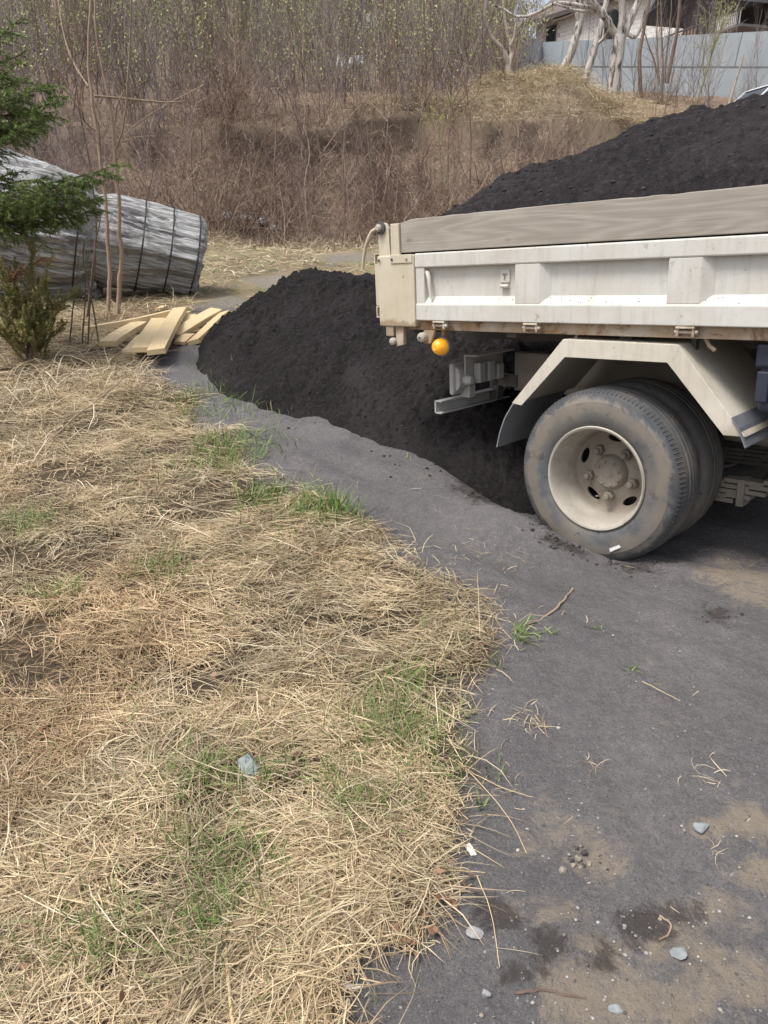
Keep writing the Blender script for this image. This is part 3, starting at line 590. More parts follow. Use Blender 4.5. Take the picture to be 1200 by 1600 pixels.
for (px, py, m, s) in [(885, 852, 46, .045), (860, 845, 26, .03), (985, 886, 46, .055), (955, 880, 26, .03), (740, 772, 36, .05), (1117, 962, 26, .04), (920, 1350, 16, .03), (600, 705, 26, .12), (720, 745, 40, .1), (480, 660, 26, .12), (640, 730, 16, .1), (840, 820, 30, .04), (810, 790, 24, .05)]:
    c = G(px, py); xs += list(c[0] + rng.normal(0, s, m)); ys += list(c[1] + rng.normal(0, s * .8, m)); rs += list(.002 + .009 * rng.random(m) ** 3)
xs, ys, rs = map(np.array, (xs, ys, rs)); tag(chips(0, xs, ys, rs, pick(np.array([(.045, .039, .039), (.065, .057, .056)]), len(xs)), 'soil_clods', 'twig', .75), 'dark crumbs of soil fallen on the sand around the wheel', 'soil', kind='stuff')
d = dheap; hk = np.where((d > .02) & (HY < 7.2))[0]; hk = rng.choice(hk, 4000, p=(lambda q: q / q.sum())(np.exp(-np.clip(d[hk], 0, 2) * .5))); x = HX[hk] + rng.normal(0, .006, len(hk)); y = HY[hk] + rng.normal(0, .006, len(hk)); r = .0025 + .009 * rng.random(len(hk)) ** 4
tag(chips(0, x, y, r, pick(np.array([(.018, .0155, .016), (.028, .0245, .025), (.038, .034, .035)]), len(hk)), 'heap_clods', 'twig', .65, zh[hk] - .002), 'loose black clods lying on the face of the soil heap', 'soil', kind='stuff')
lf = Acc()
n = 330; x = rng.uniform(-1.6, .6, n); y = 1.0 + 3.2 * rng.random(n) ** 1.3; k = sdist(STRAW, x, y) > -.03; x = x[k]; y = y[k]
for (px, py, m, s) in [(668, 1410, 26, .035), (655, 1440, 20, .04), (560, 1370, 14, .06), (60, 1160, 10, .04), (520, 1280, 10, .05)]:
    c = G(px, py); x = np.append(x, c[0] + rng.normal(0, s, m)); y = np.append(y, c[1] + rng.normal(0, s, m))
n = len(x); lf.add(*blades(n, x, y, zt(x, y), rng.uniform(0, 6.28, n), rng.uniform(.012, .03, n), rng.uniform(.008, .018, n), rng.uniform(.05, .5, n), rng.uniform(.0, .5, n), rng.normal(0, .3, n), pick(np.array([(.20, .10, .06), (.27, .16, .10), (.15, .085, .06), (.30, .20, .14)]), n), rng.uniform(.012, .03, n)))
tag(lf.obj('leaf_litter', 'leaf_litter'), 'dead reddish brown leaves lying among the dry grass', 'leaves', kind='stuff')
# ------------------------------------------------------------------ tipper truck (x forward, y to its left, z up; y = 0 at the outer rear rim)
truck = empty('tipper_truck', TO, 'white tipper truck with grey sideboards, its tail backed up to a heap of black soil', 'truck')
Mt = Matrix((( TF[0], TL[0], TU[0]), (TF[1], TL[1], TU[1]), (TF[2], TL[2], TU[2])))
truck.rotation_euler = Mt.to_euler()
BW, BX0, BX1 = 1.80, -1.196, 1.86
def part(name, mat, parent=None, **k):
    return lambda mb: mb.obj(name, mat, parent or truck, **k)
# cargo bed: floor, two sides, tailgate, headboard
bed = MB().box(-1.19, BX1, .012, BW - .06, .985, 1.015).obj('bed_floor', 'rail', truck)
MB().prismx([(.004, .957), (.045, .957), (.045, 1.0), (.004, 1.003)], -1.19, BX1).obj('bed_rail', 'rail', truck, bevel=.003)
MB().box(-1.19, BX1, BW - .10, BW - .06, .957, 1.0).obj('bed_rail', 'rail', truck, bevel=.003)
def side(mirror):
    f = (lambda y: y) if not mirror else (lambda y: BW - .06 - y)
    def bx(mb, x0, x1, y0, y1, z0, z1): a, b = sorted((f(y0), f(y1))); return mb.box(x0, x1, a, b, z0, z1)
    sd_ = bx(MB(), -.955, BX1, .0, .010, 1.02, 1.30).obj('bed_side', 'paint', truck)
    bx(MB(), -.957, BX1, -.032, .014, 1.242, 1.306).obj('top_rail', 'paint', sd_, bevel=.006)
    poly = [(-.032, 1.004), (.008, 1.004), (.008, 1.112), (-.002, 1.112), (-.032, 1.076)]
    MB().prismx([(f(y), z) for y, z in poly], -.956, BX1).obj('bottom_rail', 'paint', sd_, bevel=.004)
    bx(MB(), -.955, -.902, -.028, .004, 1.07, 1.246).obj('end_post', 'paint', sd_, bevel=.004)
    for x0 in (-.397, .271, .94, 1.60):
        mb = MB(); w_, s_ = .122, .045
        vs = [(x0, f(-.029), 1.078), (x0 + w_, f(-.029), 1.078), (x0 + w_, f(-.029), 1.244), (x0, f(-.029), 1.244), (x0 - .006, f(.002), 1.07), (x0 + w_ + s_, f(.002), 1.09), (x0 + w_ + s_, f(.002), 1.246), (x0 - .006, f(.002), 1.246)]
        mb.add(vs, [(0, 1, 2, 3), (7, 6, 5, 4), (0, 4, 5, 1), (1, 5, 6, 2), (2, 6, 7, 3), (3, 7, 4, 0)]); mb.obj('rib', 'paint', sd_, bevel=.006)
    # weathered plank standing on the side
    mb = MB(); n = 90; a, b_ = sorted((f(-.026), f(.018)))
    xs = np.linspace(-1.043, BX1, n); top = 1.459 + .003 * fbm(xs * 3, xs * 0 + mirror, 7, 3) - .016 * np.clip((-.96 - xs) / .083, 0, 1) - .002 * (vnoise(xs * 14, xs * 0, 3) > .75)
    vs = [(x, y, z) for x, t_ in zip(xs, top) for (y, z) in ((a, 1.3125), (b_, 1.3125), (b_, t_ + .001), (a, t_))]
    fs = [(4 * i + j, 4 * i + (j + 1) % 4, 4 * i + 4 + (j + 1) % 4, 4 * i + 4 + j) for i in range(n - 1) for j in range(4)] + [(0, 3, 2, 1), tuple(4 * n - 4 + j for j in range(4))]
    bd = mb.add(vs, fs).obj('side_board', 'board', truck, bevel=.003); bd['label'] = 'weathered grey plank raising the side of the bed'
    # rear corner
    cb = bx(MB(), -1.196, -.958, -.036, .05, .972, 1.303).obj('corner_post', 'cream', truck, bevel=.006)
    bx(MB(), -1.102, -.966, -.041, -.030, 1.266, 1.3045).obj('bracket_plate', 'cream', cb, bevel=.002)
    bx(MB(), -1.100, -1.047, -.036, -.018, 1.298, 1.444).obj('board_pocket', 'cream', cb, bevel=.003)
    ear = MB().prism([(-1.186, 1.295), (-1.112, 1.295), (-1.118, 1.425), (-1.132, 1.449), (-1.163, 1.455), (-1.184, 1.44), (-1.188, 1.41)], *sorted((f(-.03), f(-.016)))).obj('hinge_ear', 'cream', cb, bevel=.002)
    for (x, z) in ((-1.177, 1.283), (-1.092, 1.285), (-.998, 1.285)): MB().rev([(.006, 0), (.007, -.003 if not mirror else .003), (.004, -.006 if not mirror else .006)], (x, f(-.041), z), 10).obj('bolt', 'dark_metal' if x < -1.05 else 'rim', cb, smooth=True)
    sg = -1 if not mirror else 1
    pin = MB().rev([(.026, 0), (.03, sg * .004), (.03, sg * .012), (.02, sg * .014)], (-1.163, f(-.03), 1.43), 20).obj('hinge_pin', 'dark_metal', cb, smooth=True)
    MB().rev([(.017, 0), (.017, sg * .012), (.010, sg * .018)], (-1.163, f(-.043), 1.43), 16).obj('pin_head', 'rim', pin, smooth=True)
    if not mirror:
        MB().tube([(-1.175, -.024, 1.432), (-1.20, -.024, 1.430), (-1.232, -.024, 1.418), (-1.258, -.024, 1.388), (-1.281, -.024, 1.352), (-1.297, -.024, 1.30), (-1.311, -.024, 1.248)], [.008, .009, .010, .010, .009, .008, .007], 10).obj('tailgate_hook', 'rod', cb, smooth=True)
        MB().tube([(-.899, -.012, 1.222), (-.882, -.024, 1.218), (-.872, -.030, 1.195), (-.868, -.030, 1.15), (-.862, -.030, 1.104)], [.008, .011, .010, .008, .006], 10).obj('latch_handle', 'paint', sd_, smooth=True)
        tb = MB().box(-.486, -.437, -.008, .002, 1.166, 1.222).obj('tarp_bracket', 'paint', sd_, bevel=.004)
        MB().box(-.474, -.450, -.0105, -.006, 1.199, 1.205).box(-.465, -.459, -.0105, -.006, 1.18, 1.20).obj('bracket_slot', 'rubber', tb)
        MB().tube([(-.48, -.012, 1.153), (-.44, -.012, 1.153)], .008, 10).obj('bracket_roller', 'paint', tb, smooth=True)
        # lower hooks under the tail
        MB().box(-1.16, -1.11, -.03, .03, .925, .974).obj('tail_block', 'cream', truck, bevel=.003)
        lk = MB().prism([(-1.105, .972), (-1.05, .972), (-1.055, .885), (-1.10, .875)], -.02, .004).obj('lock_lever', 'rail', truck, bevel=.002)
        MB().rev([(.017, 0), (.019, -.006), (.017, -.02), (.008, -.026)], (-1.115, -.018, .90), 16).obj('lock_pin', 'rim', lk, smooth=True)
        rl = MB().prism([(-.93, .957), (-.86, .957), (-.89, .895), (-.93, .895)], -.01, .006).obj('roller_bracket', 'cream', truck, bevel=.002)
        MB().rev([(.02, 0), (.024, -.008), (.022, -.03), (.012, -.038)], (-.925, -.008, .925), 18).obj('roller', 'rim', rl, smooth=True)
        MB().rev([(.006, 0), (.006, -.003)], (-.925, -.045, .925), 10).obj('roller_axle', 'dark_metal', rl)
    for x in (-.82, -.316, .35, 1.02, 1.68):
        hg = bx(MB(), x - .035, x - .024, -.03, .006, .965, 1.003); bx(hg, x + .024, x + .035, -.03, .006, .965, 1.003); bx(hg, x - .035, x + .035, -.004, .004, .972, 1.0); bx(hg, x - .035, x + .035, -.034, -.024, .994, 1.002)
        hg = hg.obj('side_hinge', 'cream', truck, bevel=.002)
        MB().tube([(x - .042, f(-.02), .981), (x + .03, f(-.02), .981), (x + .046, f(-.02), .981)], [.007, .007, .009], 10).obj('hinge_rod', 'paint', hg, smooth=True)
side(False); side(True)
tg = MB().box(-1.228, -1.198, .05, BW - .11, 1.0, 1.30).obj('tailgate', 'cream', truck, bevel=.004)
for y0 in (.0, BW - .10):
    MB().box(-1.238, -1.199, y0 - .012, y0 + .05, 1.07, 1.262).obj('tailgate_edge', 'cream', tg, bevel=.003)
    for z0 in (1.262, 1.012):
        mb = MB().box(-1.238, -1.232, y0 - .012, y0 + .05, z0, z0 + .056).box(-1.205, -1.199, y0 - .012, y0 + .05, z0, z0 + .056).box(-1.232, -1.205, y0 - .012, y0 + .05, z0 + .05, z0 + .056).box(-1.232, -1.205, y0 - .012, y0 + .05, z0, z0 + .006)
        mb.obj('tailgate_socket', 'cream', tg); MB().box(-1.232, -1.205, y0 + .02, y0 + .045, z0 + .006, z0 + .05).obj('socket_inside', 'dark_metal', tg)
MB().box(BX1 - .03, BX1, .0, BW - .06, 1.02, 1.62).obj('headboard', 'paint', truck, bevel=.005)
# amber side marker lamp
c = (-.848, .02, .880); lm = MB()
lamp = MB().rev([(.92 * a_, .92 * b_) for a_, b_ in [(.003, -.052), (.012, -.051), (.014, -.052), (.021, -.048), (.023, -.047), (.031, -.039), (.033, -.037), (.039, -.024), (.041, -.020), (.0435, -.004), (.0445, 0), (.0445, .006)]], c, 26).obj('marker_lamp', 'amber', truck, smooth=True); lamp['label'] = 'amber dome marker lamp'
MB().rev([(.047, .004), (.049, .008), (.047, .022), (.02, .028)], c, 26).obj('lamp_base', 'rubber', lamp, smooth=True)
MB().box(-.853, -.836, .03, .045, .915, .962).obj('lamp_bracket', 'rail', lamp)
# chassis
for y0 in (.56, 1.14):
    MB().box(-.80, 3.75, y0, y0 + .012, .60, .80).box(-.80, 3.75, y0 - .0, y0 + .06, .792, .80).box(-.80, 3.75, y0, y0 + .06, .60, .608).obj('chassis_rail', 'tan_metal', truck)
for x in (-.79, .75, 1.6, 2.6): MB().box(x, x + .05, .572, 1.14, .62, .78).obj('cross_member', 'dark_metal', truck)
for y0 in (.58, 1.15): MB().box(-1.15, BX1, y0, y0 + .05, .86, .984).obj('sub_frame', 'dark_metal', truck)
for x in np.arange(-1.05, 1.8, .55): MB().box(x, x + .05, .06, BW - .12, .93, .984).obj('bed_bearer', 'dark_metal', truck)
# rear underrun bar: a channel opening towards the front
ub = MB().box(-.965, -.957, .10, 1.62, .535, .60).box(-.965, -.92, .10, 1.62, .594, .60).box(-.965, -.92, .10, 1.62, .535, .541).obj('rear_bumper', 'grey_metal', truck)
for y0 in (.55, 1.15): MB().box(-.955, -.90, y0, y0 + .05, .545, .66).box(-.95, -.78, y0, y0 + .05, .62, .68).obj('bumper_bracket', 'dark_metal', ub)
# tail lamp clusters on their bracket
for (ya, yb_) in ((.22, .55), (1.50, 1.17)):
    s_ = 1 if yb_ > ya else -1
    yy = lambda d_: ya + s_ * d_
    def bx2(mb, x0, x1, y0, y1, z0, z1): a, b = sorted((yy(y0), yy(y1))); return mb.box(x0, x1, a, b, z0, z1)
    br = bx2(MB(), -.885, -.875, .02, .34, .66, .815); bx2(br, -.885, -.80, .02, .34, .809, .817); br = br.obj('lamp_carrier', 'grey_metal', truck, bevel=.002)
    tl = bx2(MB(), -.945, -.915, -.03, .10, .615, .775).obj('tail_lamp', 'grey_metal', br, bevel=.012)
    bx2(MB(), -.9475, -.944, -.018, .088, .63, .76).obj('lamp_lens', 'red_lens', tl)
    a_ = yy(.035); MB().prism([(-.917, .63), (-.917, .76), (-.892, .745), (-.886, .72), (-.886, .67), (-.892, .65)], *sorted((yy(-.015), yy(.085)))).obj('lamp_cup', 'grey_metal', tl, bevel=.006)
    MB().tube([(-.89, yy(.03), .69), (-.855, yy(.03), .69), (-.84, yy(.03), .69)], [.026, .026, .016], 14).obj('lamp_socket', 'grey_metal', br, smooth=True)
    for d0 in (.08, .16, .24): bx2(MB(), -.872, -.83, d0, d0 + .05, .67, .77 - .02 * (d0 > .2)).obj('wiring_box', 'grey_metal', br, bevel=.006)
    bx2(MB(), -.93, -.875, .05, .10, .595, .66).obj('carrier_foot', 'grey_metal', br, bevel=.003)
# mudguards
for y0, y1, lip in ((-.022, .50, -.022), (1.20, 1.722, 1.718)):
    out = [(-.411, .654), (-.161, .94), (.326, .935), (.596, .621)]; inn = [(-.360, .648), (-.150, .868), (.288, .868), (.518, .618)]
    fd = MB().sheet(out, y0 + .004, y1, .005).obj('mudguard', 'fender', truck)
    mb = MB()
    for i in range(3): mb.prism([out[i], out[i + 1], inn[i + 1], inn[i]], lip, lip + .005)
    mb.obj('mudguard_lip', 'fender', fd, bevel=.0015)
    MB().sheet([(-.395, .672), (-.43, .635), (-.468, .575), (-.495, .505), (-.512, .435)], y0 + .03, y1 - .05, .005).obj('mud_flap', 'flap', fd, smooth=True)
    MB().sheet([(.548, .690), (.575, .652), (.606, .585)], y0 - .01, y1 - .05, .006).obj('front_flap', 'rubber', fd)
    MB().box(.33, .35, y0 + .1, y0 + .13, .80, .95).obj('mudguard_stay', 'dark_metal', fd)
MB().tube([(-.12, .03, .97), (-.135, .03, .935), (-.15, .025, .925), (-.155, .02, .94)], .006, 8).obj('rope_hook', 'rail', truck, smooth=True)
MB().tube([(.40, .03, .965), (.42, .03, .93), (.445, .025, .915)], .008, 8).obj('rope_hook', 'cream', truck, smooth=True)
# battery / tool box and tank ahead of the wheel
tb = MB().box(.60, 1.08, .04, .42, .70, .93).obj('battery_box', 'plastic', truck, bevel=.02, seg=3)
MB().box(.585, 1.095, .025, .43, .86, .945).obj('box_lid', 'plastic', tb, bevel=.012); MB().box(.598, .64, .02, .045, .74, .85).obj('box_clip', 'plastic', tb, bevel=.006)
MB().tube([(1.15, .30, .66), (1.9, .30, .66)], .22, 24).obj('fuel_tank', 'tan_metal', truck, smooth=True)
MB().tube([(.30, .62, .50), (.5, .60, .49), (.8, .62, .44), (1.2, .7, .44), (1.9, .8, .46)], .045, 12).obj('exhaust_pipe', 'tan_metal', truck, smooth=True)
# axle, springs
ax = MB().tube([(0, .2, .367), (0, .70, .367), (0, .78, .367), (0, .92, .367), (0, 1.0, .367), (0, 1.55, .367)], [.06, .06, .14, .14, .06, .06], 20).obj('rear_axle', 'dark_metal', truck, smooth=True)
MB().tube([(.12, .85, .40), (1.0, .85, .52), (2.4, .85, .56)], .045, 12).obj('drive_shaft', 'dark_metal', truck, smooth=True)
for y0 in (.475, 1.19):
    sp = MB()
    for i, (a, b) in enumerate(((-.62, .68), (-.52, .60), (-.42, .53), (-.34, .47), (-.26, .40))):
        z1 = .305 - i * .021; xs = np.linspace(a, b, 9)
        for x0, x1 in zip(xs[:-1], xs[1:]): sp.box(x0, x1, y0, y0 + .06, z1 + .12 * max(x0 * x0, x1 * x1) * .5 - .018, z1 + .12 * max(x0 * x0, x1 * x1) * .5)
    sp = sp.obj('leaf_spring', 'tan_metal', truck)
    for x in (-.08, .08, .43, -.36): MB().box(x - .016, x + .016, y0 - .01, y0 + .07, .205, .325).obj('spring_clamp', 'tan_metal', sp, bevel=.004)
    for x in (-.63, .69): MB().box(x - .03, x + .03, y0 + .01, y0 + .05, .30, .62).obj('spring_hanger', 'dark_metal', sp)
# wheels
TYRE = [(.222, .004), (.228, -.004), (.25, -.013), (.285, -.019), (.318, -.014), (.327, -.0125), (.329, -.010), (.348, -.005), (.362, .006), (.369, .022), (.3725, .042), (.3725, .066), (.367, .068), (.367, .074), (.3745, .076), (.3745, .094), (.368, .096), (.368, .103), (.3745, .105), (.3745, .124), (.367, .126), (.367, .132), (.3725, .134), (.3725, .158), (.369, .178), (.362, .194), (.348, .205), (.318, .214), (.285, .219), (.25, .213), (.228, .204), (.222, .196)]
RIMP = [(.2235, .000), (.226, -.008), (.222, -.014), (.214, -.011), (.209, .000), (.205, .022), (.200, .060), (.191, .100), (.184, .132), (.175, .150), (.155, .158), (.125, .155), (.105, .146), (.085, .140), (.060, .139), (.060, .149), (.085, .150), (.108, .166), (.150, .169), (.180, .160), (.194, .138), (.202, .100), (.208, .062), (.2235, .03)]
def wheel_mesh():
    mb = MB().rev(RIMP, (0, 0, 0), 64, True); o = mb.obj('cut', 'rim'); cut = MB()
    for a in (160, 232, 304, 16, 88):
        a = R(a); e = [(.148 + .017 * math.cos(q), .038 * math.sin(q)) for q in np.linspace(0, 2 * math.pi, 20, endpoint=False)]
        cut.prism([(r_ * math.cos(a) - t_ * math.sin(a), r_ * math.sin(a) + t_ * math.cos(a)) for r_, t_ in e], .10, .22)
    c_ = cut.obj('cut2', 'rim'); md = o.modifiers.new('b', 'BOOLEAN'); md.object = c_; md.operation = 'DIFFERENCE'; md.solver = 'EXACT'
    bpy.context.view_layer.update(); me = bpy.data.meshes.new_from_object(o.evaluated_get(bpy.context.evaluated_depsgraph_get()))
    for q in (o, c_): bpy.data.objects.remove(q)
    me.name = 'rim'; me.polygons.foreach_set('use_smooth', [True] * len(me.polygons)); me.set_sharp_from_angle(angle=R(35)); return me
RIM = wheel_mesh()
def tyre_lugs():
    mb = MB().rev(TYRE, (0, 0, 0), 96, True)
    return mb
def wheel(name, x, y, z, face, full=True, label=None):
    """face -1: dished side outwards to the right, +1: to the left"""
    t = tyre_lugs().obj(name, 'tyre', truck, smooth=True); t.location = (x, y, z); t.rotation_euler = (0, 0, 0 if face < 0 else math.pi)
    if label: t['label'] = label
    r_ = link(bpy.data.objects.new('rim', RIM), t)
    if not full: return t
    hb = MB().rev([(.080, .142), (.074, .125), (.067, .113), (.062, .108), (.02, .107), (.018, .105), (.004, .105)], (0, 0, 0), 32).obj('hub_cap', 'hub', t, smooth=True)
    for k_ in range(8):
        a = k_ * math.pi / 4 + .3; MB().rev([(.007, .111), (.007, .103), (.004, .101)], (.053 * math.cos(a), 0, .053 * math.sin(a)), 6).obj('hub_bolt', 'hub', t)
    for k_ in range(5):
        a = R(124 + 72 * k_); c_ = (.108 * math.cos(a), 0, .108 * math.sin(a))
        nu = MB().rev([(.024, .150), (.024, .124), (.019, .119)], c_, 6).rev([(.014, .121), (.014, .104), (.010, .100)], c_, 10).obj('wheel_nut', 'hub', t, bevel=.001)
    MB().tube([(-.052, .19, -.13), (-.056, .16, -.125), (-.062, .13, -.118)], .004, 8).obj('valve_stem', 'rim', t, smooth=True)
    # small blocks along the worn shoulder
    sh = MB()
    for k_ in range(120):
        a = 2 * math.pi * k_ / 120
        for (r0, y0, r1, y1) in ((.361, .0055, .3725, .036),):
            da = .016; sh.add([(r0 * math.cos(a), y0 - .002, r0 * math.sin(a)), (r1 * math.cos(a), y1, r1 * math.sin(a)), (r1 * math.cos(a + da) , y1, r1 * math.sin(a + da)), (r0 * math.cos(a + da), y0 - .002, r0 * math.sin(a + da)),
                                ((r0 + .004) * math.cos(a + da / 2), y0 - .003, (r0 + .003) * math.sin(a + da / 2)), ((r1 + .001) * math.cos(a + da / 2), y1 - .003, (r1 + .001) * math.sin(a + da / 2))], [(0, 1, 5, 4), (4, 5, 2, 3)])
    tb_ = sh.obj('shoulder_tread', 'tyre', t); tb_['kind'] = 'stuff'
    return t
w1 = wheel('rear_wheel', 0, 0, .367, -1, True, 'outer dual tyre with deep dished cream rim')
ch = MB().prism([(.095, -.302), (.14, -.272), (.133, -.262), (.09, -.288)], -.020, -.0135).obj('paper_scrap', 'paper', w1)
wheel('rear_wheel', 0, .440, .367, 1, False); wheel('rear_wheel', 0, 1.74, .367, 1); wheel('rear_wheel', 0, 1.285, .367, -1, False)
for (y_, fc) in ((.02, -1), (1.72, 1)): wheel('front_wheel', 2.50, y_, .367, fc)
MB().tube([(2.5, .1, .367), (2.5, 1.64, .367)], .05, 14).obj('front_axle', 'dark_metal', truck)
# cab, out of frame to the right
prof = [(2.0, .80), (2.0, 2.10), (2.12, 2.18), (3.05, 2.18), (3.18, 2.12), (3.50, 1.45), (3.56, .80), (3.52, .52), (2.98, .52), (2.94, .72), (2.82, .84), (2.5, .88), (2.2, .84), (2.12, .80)]
cab = MB().prism(prof, -.02, BW - .04).obj('cab', 'paint', truck, bevel=.03, seg=3)
for y0, y1 in ((-.026, -.018), (BW - .042, BW - .034)):
    MB().prism([(2.32, 1.42), (2.32, 2.05), (3.02, 2.05), (3.30, 1.45)], y0, y1).obj('side_window', 'glass', cab)
    dr = MB().prism([(2.25, .90), (2.25, 1.38), (3.34, 1.38), (3.42, .90)], y0, y1).obj('door', 'paint', cab, bevel=.006); MB().box(2.34, 2.48, y0 - .02 if y0 < 0 else y1, y0 if y0 < 0 else y1 + .02, 1.28, 1.32).obj('door_handle', 'plastic', dr, bevel=.004)
ws = MB().add([(3.205, .10, 2.07), (3.205, BW - .16, 2.07), (3.49, BW - .13, 1.50), (3.49, .07, 1.50), (3.215, .10, 2.075), (3.215, BW - .16, 2.075), (3.50, BW - .13, 1.505), (3.50, .07, 1.505)], [(0, 1, 2, 3), (7, 6, 5, 4), (0, 4, 5, 1), (1, 5, 6, 2), (2, 6, 7, 3), (3, 7, 4, 0)]).obj('windscreen', 'glass', cab)
MB().box(3.50, 3.66, .0, BW - .06, .42, .66).obj('front_bumper', 'grey_metal', truck, bevel=.02)
for y_ in (.16, 1.42): MB().box(3.545, 3.575, y_, y_ + .18, .78, .96).obj('headlight', 'glass', cab, bevel=.01)

# ------------------------------------------------------------------ soil load heaped on the bed
lx = np.arange(-1.18, 1.82, .014); ly = np.arange(.016, 1.724, .016)
LX, LY = np.meshgrid(lx, ly, indexing='ij'); LX = LX.ravel(); LY = LY.ravel()
zc = np.interp(LX, [-1.2, -1.05, -.85, -.684, -.315, .25, 1.0, 1.5, 1.85], [1.22, 1.46, 1.61, 1.70, 1.765, 1.815, 1.84, 1.74, 1.5])
q = np.clip(1 - ((LY - .92) / .93) ** 2, 0, 1) ** .62
LZ = 1.36 + (zc - 1.36) * q + .05 * fbm(LX * 1.6, LY * 1.6, 101, 3)
trench = np.exp(-((LY - .75 - .15 * np.sin(LX * 3)) / .10) ** 2) * sst(-.3, .2, fbm(LX * 1.3, LY * .4, 104, 2)); LZ = LZ - .06 * trench + .03 * fbm(LX * 1.2 + LY * 2.2, LY * 7 - LX * 3.5, 107, 3)
LZ = LZ + crumbs(LX, LY, 105, .55)
LZ = np.minimum(LZ, np.where((LY < .06) | (LY > 1.68), 1.43, 9)); LZ = np.where(LX < -1.12, np.minimum(LZ, 1.36), LZ)
P = TO + LX[:, None] * TF + LY[:, None] * TL + LZ[:, None] * TU
nx_, ny_ = len(lx), len(ly); Fl = grid_faces(nx_, ny_)
# skirt down to the bed floor so that the load is a solid body
ring = np.concatenate([np.arange(ny_), np.arange(1, nx_) * ny_ + ny_ - 1, (nx_ - 1) * ny_ + np.arange(ny_ - 2, -1, -1), np.arange(nx_ - 2, 0, -1) * ny_])
low = TO + LX[ring][:, None] * TF + LY[ring][:, None] * TL + 1.0165 * TU; b0 = len(P); i = np.arange(len(ring)); j = (i + 1) % len(ring)
Fl = np.concatenate([Fl, np.stack([ring[i], ring[j], b0 + j, b0 + i], 1)])
load = np_obj('soil_load', np.concatenate([P, low]), Fl, 'load', smooth=True)
tag(load, 'dark grey soil load heaped above the sideboards on the truck bed', 'soil load')

lk = np.where((LX > -1.1) & (LY > .08) & (LY < 1.66))[0]; lk = rng.choice(lk, 2600); r = .003 + .010 * rng.random(len(lk)) ** 4; Pl = P[lk]
tag(chips(0, Pl[:, 0], Pl[:, 1], r, pick(np.array([(.026, .023, .025), (.040, .036, .038), (.055, .05, .053)]), len(lk)), 'load_clods', 'twig', .65, Pl[:, 2] - .002), 'loose dark clods lying on the load in the truck bed', 'soil', kind='stuff')

# crumbs of soil lying on the ledge of the bottom rail
m_ = 110; xx = np.concatenate([rng.uniform(-.9, .95, 60), rng.normal(-.05, .15, 25), rng.normal(.5, .12, 25)]); yy_ = rng.uniform(-.026, -.006, m_); zz_ = 1.079 + (yy_ + .030) / .030 * .034; Pc = TO + xx[:, None] * TF + yy_[:, None] * TL + zz_[:, None] * TU
tag(chips(0, Pc[:, 0], Pc[:, 1], .001 + .0024 * rng.random(m_) ** 3, pick(np.array([(.05, .04, .035), (.12, .08, .05), (.09, .07, .055)]), m_), 'ledge_crumbs', 'twig', .7, Pc[:, 2]), 'crumbs of soil lying along the ledge of the truck bed side', 'soil', kind='stuff')
# ------------------------------------------------------------------ branching plants
def tube_np(P, r, n=4):
    P = np.asarray(P, float); k = len(P); r = np.asarray(r, float)
    d = np.gradient(P, axis=0); d /= np.linalg.norm(d, axis=1, keepdims=True) + 1e-9
    ref = np.zeros((1, 3)); ref[0, int(np.argmin(np.abs(d.mean(0))))] = 1.; a = np.cross(d, ref); a /= np.linalg.norm(a, axis=1, keepdims=True) + 1e-9; b = np.cross(d, a)
    t = np.arange(n) * 2 * math.pi / n
    V = P[:, None, :] + (a[:, None, :] * np.cos(t)[None, :, None] + b[:, None, :] * np.sin(t)[None, :, None]) * r[:, None, None]
    i = np.arange(k - 1)[:, None] * n; j = np.arange(n)[None, :]; F = np.stack([i + j, i + (j + 1) % n, i + n + (j + 1) % n, i + n + j], 2).reshape(-1, 4)
    return V.reshape(-1, 3), F
def join(paths, n=4):
    V = []; F = []; k = 0
    for P, r in paths:
        v, f = tube_np(P, r, n); V.append(v); F.append(f + k); k += len(v)
    return np.concatenate(V), np.concatenate(F)
def curve(p, d, L, k=5, wob=.12, up=.15, g=None):
    """a wandering shoot from p along d"""
    g = g or rng; pts = [np.array(p, float)]; d = np.array(d, float); d /= np.linalg.norm(d)
    for _ in range(k - 1):
        d = d + g.normal(0, wob, 3) + np.array([0, 0, up]); d /= np.linalg.norm(d); pts.append(pts[-1] + d * L / (k - 1))
    return np.array(pts)
def along(P, t):
    i = min(int(t * (len(P) - 1)), len(P) - 2); f_ = t * (len(P) - 1) - i; return P[i] * (1 - f_) + P[i + 1] * f_, P[i + 1] - P[i]
def side_shoots(P, L, m, r, k=4, t0=.2, up=.12, ang=.9, taper=.5):
    out = []
    for _ in range(m):
        t = rng.uniform(t0, 1); p, d = along(P, t); d = d / (np.linalg.norm(d) + 1e-9); q = rng.normal(0, 1, 3); q -= d * q.dot(d); q /= np.linalg.norm(q) + 1e-9
        l = L * rng.uniform(.4, 1.1) * (1 - taper * t); out.append((curve(p, d * math.cos(ang) + q * math.sin(ang), l, k, .13, up), np.linspace(r * (1 - .5 * t), r * .25, k)))
    return out
def ribbons(paths):
    V = []; F = []; k = 0
    for P, r in paths:
        d = np.gradient(P, axis=0); s = np.cross(d, rng.normal(0, 1, 3)); s /= np.linalg.norm(s, axis=1, keepdims=True) + 1e-9; s *= np.asarray(r)[:, None] * 1.15
        V.append(np.stack([P - s, P + s], 1).reshape(-1, 3)); i = np.arange(len(P) - 1) * 2 + k; F.append(np.stack([i, i + 1, i + 3, i + 2], 1)); k += 2 * len(P)
    return np.concatenate(V), np.concatenate(F)
